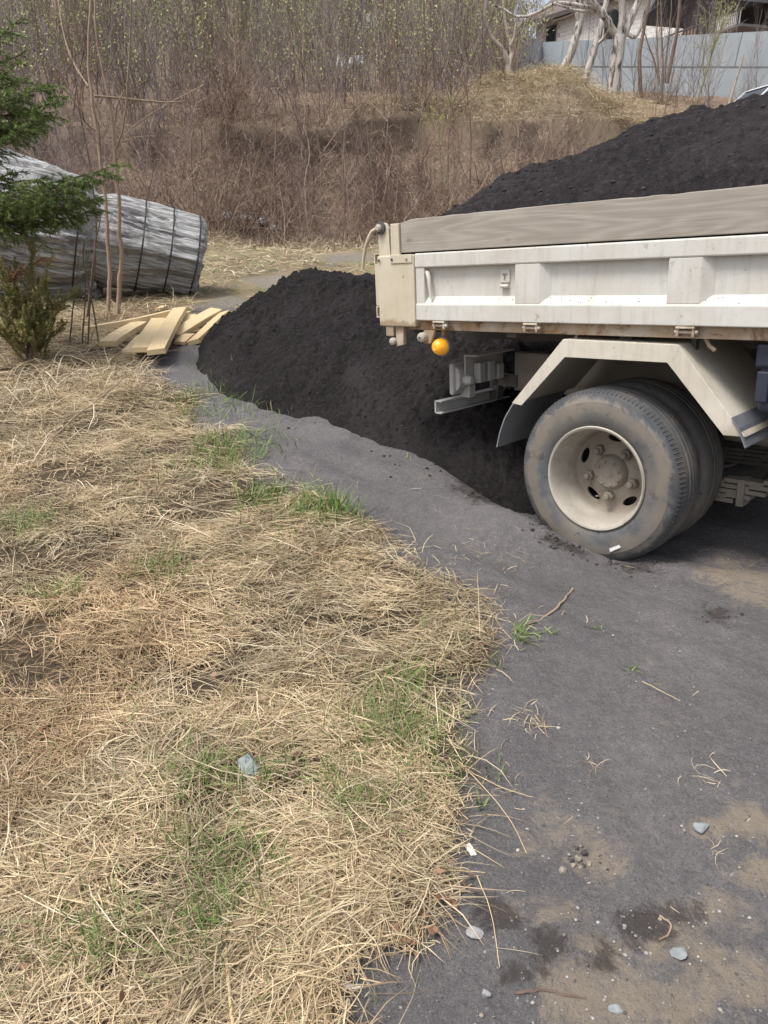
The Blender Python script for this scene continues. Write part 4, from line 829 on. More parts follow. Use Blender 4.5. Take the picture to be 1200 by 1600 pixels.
# --- the thicket: a mass of stems nobody could count
def stem_template(kind):
    T_ = []; tw = []; lv = []
    if kind == 'shrub':
        for _ in range(rng.integers(3, 6)):
            P = curve((rng.normal(0, .12), rng.normal(0, .12), -.1), (rng.normal(0, .42), rng.normal(0, .42), 1), rng.uniform(.5, 1), 5, .16, .03); T_.append((P, np.linspace(.0062, .0018, 5)))
            for Pb in side_shoots(P, .42, 8, .0028, 3, .1, .08, .95): tw.append(Pb); tw += side_shoots(Pb[0], .17, 3, .0018, 2, .1, .1, .9)
    else:
        P = curve((0, 0, -.05), (rng.normal(0, .24), rng.normal(0, .24), 1), 1, 7, .12, .04); T_.append((P, np.linspace(.0052, .0012, 7)))
        for Pb in side_shoots(P, .42, 20, .0022, 4, .08, .12, .65):
            tw.append(Pb); tw += side_shoots(Pb[0], .17, 4, .0012, 2, .2, .12, .6)
    V1, F1 = join(T_, 3); V2, F2 = ribbons(tw)
    V = np.concatenate([V1, V2]); F = np.concatenate([F1, F2 + len(V1)])
    tipidx = np.array([k_ for k_ in range(len(V1), len(V))])
    return V, F, np.concatenate([np.ones(len(V1)), np.full(len(V2), .85)]), tw
SH = [stem_template('shrub') for _ in range(7)]; TRE = [stem_template('tree') for _ in range(8)]
def leaf_quads(tw, m, s):
    P = np.array([along(p, rng.uniform(.3, 1))[0] for p, _ in (tw[i] for i in rng.integers(0, len(tw), m))]); a = rng.normal(0, 1, (m, 3)); a /= np.linalg.norm(a, axis=1, keepdims=True); b = np.cross(a, rng.normal(0, 1, (m, 3))); b /= np.linalg.norm(b, axis=1, keepdims=True) + 1e-9
    V = np.stack([P, P + (a + b * .5) * s, P + a * 2 * s, P + (a - b * .5) * s], 1).reshape(-1, 3); return V, np.arange(4 * m).reshape(-1, 4)
th = Acc()
def plant(tmpl, x, y, hgt, wid, c, leaf=None, leafn=0):
    V, F, sh, tw = tmpl
    if leafn: Vl, Fl_ = leaf_quads(tw, leafn, .0115); nV = len(V); V = np.concatenate([V, Vl]); F = np.concatenate([F, Fl_ + nV])
    a = rng.uniform(0, 6.28); ca, sa = math.cos(a), math.sin(a); W = np.stack([(V[:, 0] * ca - V[:, 1] * sa) * wid, (V[:, 0] * sa + V[:, 1] * ca) * wid, V[:, 2] * hgt], 1)
    C = np.empty((len(V), 3)); C[:len(sh)] = np.array(c)[None] * sh[:, None]
    if leafn: C[len(sh):] = leaf
    th.add(W + np.array([x, y, float(zt(x, y))]), F, C)
BRN = [(.24, .16, .122), (.29, .205, .158), (.16, .11, .09), (.38, .295, .23), (.235, .172, .147)]; PUR = [(.235, .19, .192), (.28, .235, .238), (.185, .145, .146), (.35, .30, .285)]
def hidden_by_truck(x, y): return (x / max(y, .1)) > .40
cnt = 0
for _ in range(740):                                   # bank
    y = rng.uniform(15.6, 21.2); x = rng.uniform(-.52 * y - 1, .34 * y)
    if x > 1.8 and y > 19.0 and rng.random() < .75: continue
    if y < 16.3 and rng.random() < .5: continue
    if x > -3 and 19.2 < y < 20.7 and rng.random() < .6: continue
    h_ = rng.uniform(1.0, 2.3); plant(SH[rng.integers(7)], x, y, h_, h_ * 1.0, BRN[rng.integers(5)] if x > -5 or rng.random() < .4 else PUR[rng.integers(4)])
for _ in range(700):                                   # slope above: purple-grey saplings
    y = rng.uniform(20.5, 32); x = rng.uniform(-.56 * y - 1, .17 * y)
    if x > 2.5 and y < 25: continue
    h_ = rng.uniform(2.2, 4.2); plant(TRE[rng.integers(8)], x, y, h_, h_ * .85, PUR[rng.integers(4)] if rng.random() < .65 else BRN[rng.integers(5)], (.40, .42, .18), 70 if rng.random() < .5 else 0)
for _ in range(500):                                   # taller wood behind, in young leaf
    y = 29 + 45 * rng.random() ** 1.3; x = rng.uniform(-.58 * y - 1, .155 * y)
    h_ = rng.uniform(4.5, 8.5); gl = np.array([(.38, .41, .17), (.42, .43, .20), (.33, .38, .16), (.43, .41, .24)][rng.integers(4)]); plant(TRE[rng.integers(8)], x, y, h_, h_ * .75, (PUR + [(.25, .23, .17), (.22, .22, .14)])[rng.integers(6)], gl, 230)
for _ in range(70):                                    # scrub between bank and fence, right
    y = rng.uniform(23.5, 27.5); x = rng.uniform(.27 * y, .56 * y)
    h_ = rng.uniform(.7, 1.5); plant(SH[rng.integers(7)], x, y, h_, h_ * 1.2, [(.21, .14, .095), (.17, .115, .085), (.25, .18, .12)][rng.integers(3)])
for _ in range(26):
    y = rng.uniform(26, 31); x = rng.uniform(.2 * y, .44 * y); h_ = rng.uniform(2.5, 4); plant(TRE[rng.integers(8)], x, y, h_, h_ * .7, PUR[rng.integers(4)])
tag(th.obj('thicket', 'twig'), 'dense leafless brown and purple-grey thicket covering the hillside', 'thicket', kind='stuff')

# --- trees that can be told apart: limbs follow the photograph at the tree's own distance
def limbed_tree(name, label, cat, Yc, limbs, mat, twig_mat, ntw=8, twL=.5, twr=.006, group=None, depth=.25, leaf=None, sub=2):
    if Yc is None: Yc = G(*limbs[0][0][0])[1] + .1
    b = at_y(*limbs[0][0][0], Yc); gz = float(zt(b[0], b[1])); root = empty(name, (b[0], b[1], gz), label, cat, group); o = np.array([b[0], b[1], gz]); tw = []
    drop = 0
    for i, (pts, r0, r1) in enumerate(limbs):
        off = 0 if i == 0 else rng.normal(0, depth); P = []
        for j, q in enumerate(pts):
            w_ = at_y(*q, Yc + off * j / max(1, len(pts) - 1)); P.append(w_)
        P = np.array(P)
        if i == 0: u_ = (P[1] - P[0]) / np.linalg.norm(P[1] - P[0]); P = np.concatenate([[P[0] - u_ * (max(0, P[0][2] - gz) / max(u_[2], .4) + .25)], P])
        # smooth resample
        t = np.linspace(0, 1, len(P)); tt = np.linspace(0, 1, max(8, len(P) * 3)); Q = np.stack([np.interp(tt, t, P[:, c_]) for c_ in range(3)], 1)
        for _ in range(2): Q[1:-1] = (Q[:-2] + 2 * Q[1:-1] + Q[2:]) / 4
        Q[1:-1] += rng.normal(0, min(r0, .06) * .12, Q[1:-1].shape); rr = np.linspace(r0, r1, len(Q)) * (1 + rng.normal(0, .03, len(Q)))
        if i == 0: rr[:2] *= 1.25
        v, f_ = tube_np(Q - o, rr, 9 if r0 > .03 else 6); np_obj('trunk' if i == 0 else 'limb', v, f_, mat, parent=root, smooth=True)
        for s_ in side_shoots(Q - o, twL, ntw if i else max(2, ntw // 2), twr, 5, .25, .06, .8, .3):
            tw.append(s_)
            if sub: tw += side_shoots(s_[0], twL * .4, sub, twr * .5, 3, .2, .05, .7)
    if tw:
        v, f_ = join(tw, 3); np_obj('twigs', v, f_, twig_mat, parent=root)['kind'] = 'stuff'
        if leaf:
            Vl, Fl_ = leaf_quads(tw, leaf[0], leaf[1]); np_obj('leaf_buds', Vl, Fl_, 'blade', np.tile(np.array(leaf[2]), (len(Vl), 1)) * rng.uniform(.8, 1.2, (len(Vl), 1)), parent=root)['kind'] = 'stuff'
    return root
limbed_tree('birch_tree', 'big pale old birch with rough trunk forking into three limbs before the fence', 'tree', 22.8,
    [([(958, 185), (957, 150), (963, 100), (968, 55)], .19, .165), ([(964, 60), (952, 35), (935, 15), (920, -5), (905, -40)], .105, .07), ([(968, 58), (973, 30), (972, 0), (965, -50)], .11, .07), ([(972, 58), (985, 30), (1000, 0), (1010, -40)], .11, .07),
     ([(945, 20), (905, 8), (870, 3), (855, 10), (830, 26), (805, 27), (785, 12), (770, 8)], .055, .022), ([(940, 18), (905, 18), (885, 12), (868, 6)], .04, .02), ([(978, 50), (992, 62), (1003, 40), (1010, 10)], .06, .03)], 'bark_rough', 'bark_pale', 5, .9, .012)
limbed_tree('birch_tree', 'rough-barked trunk leaning right, leftmost of the two between bank and fence', 'tree', 24.3,
    [([(872, 125), (885, 100), (897, 70), (907, 30), (918, -20)], .13, .095), ([(905, 35), (900, 5), (897, -30)], .08, .05)], 'bark_rough', 'bark_pale', 4, .8, .01)
limbed_tree('birch_tree', 'forked shaggy trunk leaning right between the big birch and the other leaner', 'tree', 24.0,
    [([(914, 128), (920, 105), (930, 75), (938, 45), (948, 5), (952, -30)], .115, .07), ([(932, 70), (945, 58), (952, 45)], .05, .02)], 'bark_rough', 'bark_pale', 4, .7, .01)
limbed_tree('pale_tree', 'bare pale tree with curved forked limbs at the left end of the grey fence', 'tree', 24.5,
    [([(795, 118), (793, 100), (790, 88), (782, 75)], .11, .08), ([(790, 92), (784, 75), (768, 60), (760, 35), (757, 0), (755, -30)], .075, .04), ([(795, 105), (801, 85), (797, 65), (792, 50), (788, 20), (785, -20)], .07, .035), ([(797, 72), (804, 55), (806, 35)], .04, .02), ([(790, 90), (778, 92), (770, 88)], .025, .012)], 'bark_pale', 'bark_pale', 5, .6, .008)
limbed_tree('willow_shrub', 'yellow-green willow with a slanting stem in front of the fence', 'shrub', 25.5,
    [([(1100, 125), (1108, 100), (1115, 70), (1120, 40), (1128, 0)], .03, .012), ([(1104, 115), (1112, 85), (1125, 50), (1140, 10)], .02, .009), ([(1100, 120), (1098, 90), (1105, 50), (1100, 10)], .018, .008), ([(1112, 80), (1128, 40), (1135, 5)], .02, .01)], 'bark_olive', 'bark_olive', 16, .8, .008, leaf=(900, .02, (.36, .35, .15)))
limbed_tree('brown_shrub', 'clump of straight brown stems against the grey fence right of the birch', 'shrub', 25.0,
    [([(1035, 130), (1036, 95), (1034, 60), (1032, 0)], .035, .015), ([(1042, 130), (1050, 90), (1058, 50), (1062, 0)], .055, .035), ([(1030, 130), (1022, 90), (1012, 70), (1005, 40)], .03, .012), ([(1038, 128), (1042, 80), (1048, 30), (1050, -10)], .025, .012), ([(1030, 128), (1026, 60), (1028, 0)], .025, .012)], 'bark_brown', 'bark_brown', 9, .7, .009)
limbed_tree('grey_sapling', 'slim grey trunk behind the birch, just right of its fork', 'tree', 27.5, [([(1000, 125), (998, 90), (1004, 55), (1015, 0), (1020, -30)], .07, .04)], 'bark_brown', 'bark_brown', 8, .8, .01)
limbed_tree('dead_stake', 'pale broken dead stem leaning beside the white car', 'dead stem', 23.0, [([(1141, 157), (1148, 130), (1157, 105), (1162, 85)], .035, .02)], 'bark_pale', 'bark_pale', 2, .4, .006)
# saplings by the timber bundle
limbed_tree('tan_sapling', 'tan-barked sapling, the left of the two standing in front of the weathered timber', 'sapling', 7.9,
    [([(170, 460), (172, 425), (168, 380), (167, 330), (160, 270), (150, 200), (140, 130), (138, 60), (143, -20)], .023, .011), ([(158, 262), (156, 225), (153, 190)], .014, .008), ([(138, 135), (115, 100), (100, 60), (92, 10), (88, -20)], .009, .004), ([(150, 205), (130, 190), (112, 150), (95, 135)], .008, .004), ([(160, 280), (128, 250), (95, 215)], .005, .003)], 'bark_tan', 'bark_dark', 5, .55, .004)
limbed_tree('tan_sapling', 'crooked tan sapling, the right of the two standing in front of the weathered timber', 'sapling', 8.0,
    [([(186, 455), (187, 430), (193, 395), (184, 360), (188, 325), (181, 270), (180, 235), (175, 190), (170, 150), (160, 110), (150, 60), (147, -20)], .024, .010), ([(180, 235), (192, 205), (198, 160), (201, 100), (204, 40), (206, -10)], .011, .005), ([(178, 200), (182, 165), (195, 140)], .010, .006), ([(185, 225), (205, 200), (240, 175), (275, 155), (320, 132)], .007, .003), ([(188, 222), (215, 213), (245, 212)], .005, .002)], 'bark_tan', 'bark_dark', 6, .5, .004)
limbed_tree('reddish_sapling', 'slim reddish sapling left of the two tan ones by the timber', 'sapling', 7.7, [([(142, 445), (146, 410), (152, 360), (145, 290), (138, 240), (128, 200), (118, 130), (108, 60), (100, 0)], .010, .004), ([(150, 375), (158, 340), (152, 310)], .006, .003)], 'bark_dark', 'bark_dark', 5, .45, .003)
br = MB().tube([at_y(148, 150, 7.95), at_y(185, 153, 8.0), at_y(235, 158, 8.1), at_y(262, 160, 8.15), at_y(288, 158, 8.2)], [.012, .011, .009, .007, .005], 7).obj('broken_branch', 'bark_tan', None, smooth=True); tag(br, 'broken horizontal branch lodged across the tan saplings', 'branch')
stems = [([(110, 525), (113, 490), (118, 455), (120, 430)], 'straight dark stem, leftmost of the four bare stems left of the planks'), ([(128, 545), (131, 500), (134, 460), (133, 440)], 'dark bare stem, second from left of the four left of the planks'), ([(138, 530), (140, 480), (145, 440), (150, 400)], 'reddish bare stem, third from left of the four left of the planks'), ([(157, 560), (152, 520), (145, 480), (140, 450), (128, 400), (132, 380)], 'tallest curving dark stem, nearest the planks of the four')]
for P_, lb in stems: limbed_tree('bare_stem', lb, 'stem', 6.7, [(P_, .008, .005)], 'bark_dark', 'bark_dark', 4, .35, .003, group='bare stems left of the planks', depth=.05)
# single stems that stand out in front of the bank
for px, py, h, k_ in [(303, 335, 150, 'leaning dark'), (432, 350, 190, 'slim straight'), (540, 345, 200, 'tall grey-brown'), (585, 350, 150, 'forked brown'), (700, 290, 170, 'dark upright'), (655, 300, 160, 'thin brown'), (735, 260, 120, 'bushy brown'), (480, 340, 140, 'pale tan')]:
    limbed_tree('bank_sapling', '%s leafless sapling %s on the brushy bank' % (k_, 'left of centre' if px < 500 else ('above the truck tailgate hook' if px < 600 else ('over the rear of the wooden sideboard' if px < 690 else 'near the grassy ledge'))), 'sapling', 16.6 if py > 320 else 18.2,
        [([(px, py), (px + random.uniform(-6, 6), py - h * .4), (px + random.uniform(-10, 10), py - h * .75), (px + random.uniform(-14, 14), py - h)], .026, .007)], 'bark_pale' if 'pale' in k_ else 'bark_brown', 'bark_brown', 12, .8, .007, group='saplings on the bank')
limbed_tree('willow_shrub', 'small yellow-green budding shrub on the bank left of the grassy ledge', 'shrub', 18.6, [([(688, 240), (686, 205), (684, 165)], .014, .005), ([(687, 225), (680, 195), (674, 175)], .009, .004), ([(688, 220), (697, 190), (700, 165)], .009, .004)], 'bark_olive', 'bark_olive', 10, .5, .005, leaf=(520, .014, (.40, .40, .12)))

# ------------------------------------------------------------------ conifers at the left edge
NEEDC = np.array([(.14, .20, .06), (.20, .27, .085), (.10, .15, .05), (.25, .31, .115)])
def needled(twigs, per, nl, nw, pal, droop=.0):
    V = []; n_tot = 0; C = []
    for P in twigs:
        m = max(4, int(per * np.linalg.norm(np.diff(P, axis=0), axis=1).sum())); t = rng.uniform(0, 1, m) * (len(P) - 1) ; i = np.minimum(t.astype(int), len(P) - 2); f_ = (t - i)[:, None]
        p = P[i] * (1 - f_) + P[i + 1] * f_; d = P[i + 1] - P[i]; d /= np.linalg.norm(d, axis=1, keepdims=True) + 1e-9
        q = rng.normal(0, 1, (m, 3)); q -= d * (q * d).sum(1, keepdims=True); q /= np.linalg.norm(q, axis=1, keepdims=True) + 1e-9
        a = d * .65 + q * .75; a[:, 2] -= droop; a /= np.linalg.norm(a, axis=1, keepdims=True); l = nl * rng.uniform(.6, 1.2, (m, 1)); s_ = np.cross(a, q + rng.normal(0, .3, (m, 3))); s_ /= np.linalg.norm(s_, axis=1, keepdims=True) + 1e-9
        V.append(np.stack([p - s_ * nw / 2, p + s_ * nw / 2, p + a * l], 1)); C.append(np.repeat((pal[rng.integers(len(pal))] * rng.uniform(.75, 1.25, (m, 1)))[:, None, :], 3, 1))
    V = np.concatenate(V).reshape(-1, 3); return V, np.arange(len(V)).reshape(-1, 3), np.concatenate(C).reshape(-1, 3)
def bough(p, az, L, droop, tipup=.25, dens=1.):
    k = 8; s = np.linspace(0, 1, k); d = np.array([math.cos(az), math.sin(az), 0]); P = np.array(p) + d * (L * s)[:, None]; P[:, 2] += L * (-droop * s + (droop * .6 + tipup * .3) * s ** 2.4)
    P[1:] += rng.normal(0, .012, (k - 1, 3)); tw = [P[2:]]; wood = [(P, np.linspace(.012, .003, k))]; sx = np.array([-d[1], d[0], 0])
    m = int(L * 26 * dens)
    for j in range(m):
        t = rng.uniform(.18, 1); q, dd = along(P, t); dd = dd / np.linalg.norm(dd); sd_ = 1 if j % 2 else -1; l = L * .36 * (1.06 - t * .8) * rng.uniform(.7, 1.15)
        Q = curve(q, dd * .72 + sx * sd_ * .75 + np.array([0, 0, rng.normal(-.12, .1)]), l, 5, .06, -.07); tw.append(Q); wood.append((Q, np.linspace(.004, .0015, 5)))
        for (Pq, _) in side_shoots(Q, l * .45, 4, .002, 3, .15, -.12, .75): tw.append(Pq)
    return wood, tw
def conifer(name, label, X, Yc, H, z0, levels, Lfun, extra=(), pal=NEEDC, nl=.024, nw=.0062, per=350, azr=None, droop=.35):
    gz = float(zt(X, Yc)); root = empty(name, (X, Yc, gz), label, 'tree')
    v, f_ = tube_np(np.array([(0, 0, -.1), (.01, .0, H * .4), (.0, .02, H * .75), (0, 0, H)]), np.array([.055, .045, .025, .006]), 10); np_obj('trunk', v, f_, 'bark_dark', parent=root, smooth=True)
    wood = []; tw = []
    for i in range(levels):
        z = z0 + (H - z0) * i / levels; m = 5
        for j in range(m):
            az = rng.uniform(0, 6.28) if azr is None else rng.uniform(*azr)
            a, b = bough((0, 0, z + rng.uniform(-.05, .05)), az, Lfun(z / H) * rng.uniform(.8, 1.1), droop * rng.uniform(.6, 1.3)); wood += a; tw += b
    for (p, az, L, dr) in extra:
        a, b = bough(p, az, L, dr, .5, 1.25); wood += a; tw += b
    v, f_ = join(wood, 4); np_obj('branches', v, f_, 'bark_dark', parent=root)
    V, F, C = needled(tw, per, nl, nw, pal, .1); np_obj('needles', V, F, 'needle', C, parent=root); return root
tipC = at_y(188, 318, 6.0); SX, SY = -3.30, 6.30
conifer('spruce_tree', 'dark green spruce whose boughs reach in from the left edge before the weathered timber', SX, SY, 3.5, 1.15, 10, lambda u: 1.02 * (1.06 - u * .72),
    [((0, 0, 1.12), math.atan2(tipC[1] - SY, tipC[0] - SX), math.hypot(tipC[1] - SY, tipC[0] - SX) * 1.0, -.13), ((0, 0, 1.05), -.42, 1.15, -.05), ((0, 0, 1.05), .05, 1.15, .0), ((0, 0, 1.65), -.25, .95, .12), ((0, 0, 1.75), -.6, .9, .2), ((0, 0, 1.7), .1, .9, .2), ((0, 0, 2.0), -.35, .85, .25), ((0, 0, 2.1), -.1, .8, .2), ((0, 0, 1.8), -.15, 1.0, .25), ((0, 0, 1.9), -.45, 1.0, .3), ((0, 0, 1.6), -.5, 1.0, .25), ((0, 0, 2.3), -.3, .9, .3), ((0, 0, 1.1), -.6, 1.1, .0), ((0, 0, 1.0), -.3, 1.2, -.02), ((0, 0, .98), -.12, 1.15, .06), ((0, 0, 1.15), -.22, 1.25, .0), ((0, 0, 1.08), -.36, 1.3, -.06), ((0, 0, 1.9), -.28, 1.05, .3), ((0, 0, 1.75), -.38, 1.1, .3)])
# small feathery conifer in front
def small_conifer():
    X, Yc = G(48, 568)[:2]; gz = float(zt(X, Yc)); root = empty('young_conifer', (X, Yc, gz), 'small feathery olive-green young conifer standing in the dry grass at the left edge', 'conifer')
    tw = []; wood = []
    for i in range(52):
        z = .0 + .38 * rng.random() ** 1.8; az = rng.uniform(0, 6.28); el = rng.uniform(.25, 1.35); L = rng.uniform(.28, .52)
        P = curve((rng.normal(0, .05), rng.normal(0, .05), z), (math.cos(az) * math.cos(el), math.sin(az) * math.cos(el), math.sin(el)), L, 6, .08, .10); tw.append(P); wood.append((P, np.linspace(.005, .0015, 6)))
        for (Q, _) in side_shoots(P, L * .38, 9, .002, 4, .1, .18, .6): tw.append(Q)
    P = curve((0, 0, -.05), (.12, 0, 1), .92, 8, .03, .05); wood.append((P, np.linspace(.016, .004, 8))); tw.append(P[2:])
    for (Q, _) in side_shoots(P, .3, 26, .002, 4, .25, .25, .6): tw.append(Q)
    v, f_ = join(wood, 4); np_obj('stems', v, f_, 'bark_brown', parent=root)
    V, F, C = needled(tw, 620, .028, .0075, np.array([(.25, .24, .085), (.31, .28, .11), (.19, .21, .075), (.34, .27, .13)]), 0); np_obj('needles', V, F, 'needle', C, parent=root)
small_conifer()
def dead_bough():
    a = at_y(-15, 470, 6.0); b = at_y(70, 402, 6.15); root = empty('dead_bough', tuple(a), 'rusty brown dead conifer bough leaning between the spruce and the small conifer', 'bough'); d = b - a; L = np.linalg.norm(d)
    P = np.array([d * s for s in np.linspace(0, 1, 7)]); P[:, 2] += .03 * np.sin(np.linspace(0, 3.1, 7)); P = np.concatenate([[np.array([-.25, 0, float(zt(a[0] - .25, a[1])) - a[2] - .03])], P]); tw = [P[2:]]; wood = [(P, np.linspace(.010, .003, 8))]
    for (Q, r_) in side_shoots(P, .22, 26, .003, 4, .3, -.03, .5): tw.append(Q); wood.append((Q, r_))
    v, f_ = join(wood, 4); np_obj('stems', v, f_, 'bark_tan', parent=root); V, F, C = needled(tw, 420, .024, .005, np.array([(.42, .22, .10), (.34, .17, .08), (.50, .30, .15)]), .1); np_obj('needles', V, F, 'needle', C, parent=root)
dead_bough()

# ------------------------------------------------------------------ weathered timber bundle
def log_body(A, B, rad, name, seed, label, straps=(), ridged=1.):
    A = np.array(A); B = np.array(B); ax = B - A; L = np.linalg.norm(ax); ax /= L; side_ = np.cross(ax, [0, 0, 1.]); side_ /= np.linalg.norm(side_); upv = np.cross(side_, ax)
    ns, nt_ = (170, 220) if straps else (70, 220); s = np.linspace(0, 1, ns); t = np.linspace(0, 2 * math.pi, nt_, endpoint=False); S, Tt = np.meshgrid(s, t, indexing='ij')
    cx, cy = np.cos(Tt) * 2, np.sin(Tt) * 2
    r0 = np.interp(S, *zip(*rad))
    grain = fbm(S * L * .5 + cx * 4.0, cy * 4.0 + S * .6, seed, 3); fine_ = fbm(S * L * 1.3 + cx * 16, cy * 16 - S, seed + 5, 3); lump = fbm(S * L * 1.3 + cx * .8, cy * .8, seed + 9, 3)
    steps = np.round(vnoise(np.floor(Tt * 9) * 1.7, S * L * .7 + np.floor(Tt * 9) * 3.3, seed + 13) * 3) / 3 - .5
    strips = fbm(S * L * .9 + 3, Tt * 5.0 + S * 2.2, seed + 20, 4, .62); cr = 1 - np.abs(fbm(S * L * .7, Tt * 5 + S * 1.5, seed + 24, 3)); split = np.clip((cr - .90) / .10, 0, 1)
    r = r0 * (1 + .03 * grain + .02 * fine_ + .20 * lump + .085 * strips - .08 * split)
    endr = 1 - .10 * np.clip((.025 - S) / .025, 0, 1) ** 2 - .1 * np.clip((S - .975) / .025, 0, 1) ** 2; r = r * endr
    u = S * L + np.where(S < .05, -.05 * vnoise(Tt * 5, S * 0, seed + 2), 0)
    loc = np.stack([u, r * np.cos(Tt), r * np.sin(Tt) * .97], 2)
    capA = np.concatenate([[[-.02 + .02 * rng.random(), 0, 0]]]); V = np.concatenate([loc.reshape(-1, 3), [[.01, 0, 0], [L - .01, 0, 0]]])
    i = np.arange(ns - 1)[:, None] * nt_; j = np.arange(nt_)[None]; F = np.stack([i + j, i + (j + 1) % nt_, i + nt_ + (j + 1) % nt_, i + nt_ + j], 2).reshape(-1, 4)
    j = np.arange(nt_); n0 = ns * nt_; F = np.concatenate([F, np.stack([j, (j + 1) % nt_, np.full(nt_, n0), np.full(nt_, n0)], 1)[:, [1, 0, 2, 2]] * 1])
    F = F[:-nt_]
    root = empty(name, tuple(A), label, 'timber'); root.rotation_euler = Matrix(((ax[0], side_[0], upv[0]), (ax[1], side_[1], upv[1]), (ax[2], side_[2], upv[2]))).to_euler()
    np_obj('wood_body', V[:-2], F, 'bundle', parent=root, smooth=True)
    capm = MB(); e = loc[0]; capm.add([tuple(p) for p in e[::4]] + [(.02, 0, 0)], [(q_, (q_ + 1) % 55, 55) for q_ in range(55)]); capm.obj('end_grain', 'bundle', root)
    e = loc[-1]; capm = MB().add([tuple(p) for p in e[::4]] + [(L - .02, 0, 0)], [(q_, (q_ + 1) % 55, 55) for q_ in range(55)]); capm.obj('end_grain', 'bundle', root)
    for q_ in straps:
        k_ = int(q_ * (ns - 1)); rr = loc[k_, :, 1:] * 1.012; rr = rr / np.linalg.norm(rr, axis=1, keepdims=True) * (np.linalg.norm(rr, axis=1, keepdims=True) + .006); h_ = np.linalg.norm(rr, axis=1); hs_ = np.maximum.reduce([np.roll(h_, d_) for d_ in (-6, -3, 0, 3, 6)]); rr *= (hs_ / h_)[:, None]
        V2 = np.concatenate([np.concatenate([np.full((nt_, 1), u[k_, 0] + dx_), rr], 1) for dx_ in (-.009, .009)]); j = np.arange(nt_); np_obj('strap', V2, np.stack([j, (j + 1) % nt_, nt_ + (j + 1) % nt_, nt_ + j], 1), 'strap', parent=root)
    return root
A_ = at_y(308, 408, 9.55); B_ = at_y(-190, 292, 8.55)
log_body(A_, B_, ([(0, .46), (.03, .49), (.2, .51), (.3, .54), (.355, .50), (.39, .60), (.5, .66), (.7, .64), (1, .5)]), 'timber_bundle', 3, 'big weathered silver-grey timber bundle bound with dark straps, sloping down to the right', (.022, .112, .205, .405))
A2 = at_y(150, 432, 9.15); B2 = at_y(-260, 424, 8.9)
log_body(A2, B2, ([(0, .26), (.5, .29), (1, .26)]), 'timber_log', 33, 'smaller grey log lying low under the left of the strapped timber bundle, behind the spruce')
B3 = at_y(-190, 400, 9.1)
log_body(at_y(-40, 395, 9.6), at_y(-420, 395, 9.6), ([(0, .42), (1, .45)]), 'timber_log', 43, 'grey log out at the left edge propping up the strapped timber bundle')

# ------------------------------------------------------------------ fresh planks
def plank(p0, p1, h0, h1, wd, th_, label, roll=0., name='plank'):
    def lift(p, h_):
        d = ray(*p); lo, hi = 3., 14.
        for _ in range(40):
            m = (lo + hi) / 2; q = CAM + d * m
            if q[2] > float(zt(q[0], q[1])) + h_: lo = m
            else: hi = m
        return CAM + d * lo
    a = Vector(lift(p0, h0)); b = Vector(lift(p1, h1)); d = b - a; L = d.length; d.normalize(); s = d.cross(Vector((0, 0, 1))).normalized(); s = (Matrix.Rotation(roll, 3, d) @ s); u = s.cross(d)
    n = 6; mb = MB(); vs = []
    for i in range(n):
        x = L * i / (n - 1); bow = .006 * math.sin(i * .9 + wd * 40); k = .02 * (i in (0, n - 1)) * random.uniform(-1, 1)
        vs += [(x + k * .6, -wd / 2, -th_ / 2 + bow), (x - k * .6, wd / 2, -th_ / 2 + bow), (x - k * .6, wd / 2 - .004, th_ / 2 + bow), (x + k * .6, -wd / 2 + .004, th_ / 2 + bow)]
    fs = [(4 * i + j, 4 * i + (j + 1) % 4, 4 * i + 4 + (j + 1) % 4, 4 * i + 4 + j) for i in range(n - 1) for j in range(4)] + [(0, 3, 2, 1), tuple(4 * n - 4 + j for j in range(4))]
    o = mb.add(vs, fs).obj(name, 'pine', None, bevel=.002); o.location = a; o.rotation_euler = Matrix(((d.x, s.x, u.x), (d.y, s.y, u.y), (d.z, s.z, u.z))).to_euler()
    return tag(o, label, 'plank', 'fresh planks dumped beside the soil heap')
plank((201, 551), (232, 522), .03, .03, .13, .03, 'pale plank mostly buried under the pair in front')
plank((168, 537), (219, 505), .04, .05, .15, .048, 'short thick plank lying apart at the left front of the plank pile')
plank((134, 516), (268, 489), .05, .09, .06, .05, 'long narrow plank laid across the back left of the pile')
plank((271, 524), (338, 486), .04, .06, .12, .052, 'plank right of the crossed pair, pointing up towards the gravel', -.2)
plank((302, 534), (352, 490), .03, .04, .11, .042, 'rightmost plank, closest to the black soil heap', .25)
plank((222, 547), (250, 499), .10, .07, .165, .042, 'wide plank, left of the crossed pair leaning in front')
plank((244, 549), (281, 483), .13, .13, .14, .044, 'plank on top of the pile, right of the crossed pair', .08)
plank((255, 505), (290, 488), .035, .04, .13, .03, 'plank end showing behind the crossed pair')
plank((288, 505), (300, 494), .05, .05, .10, .03, 'short offcut behind the middle of the pile')
plank((280, 535), (296, 524), .03, .03, .11, .028, 'orange-tinted short offcut tucked under the right planks')
plank((246, 483), (257, 480), .03, .03, .08, .03, 'small offcut at the far side of the pile')

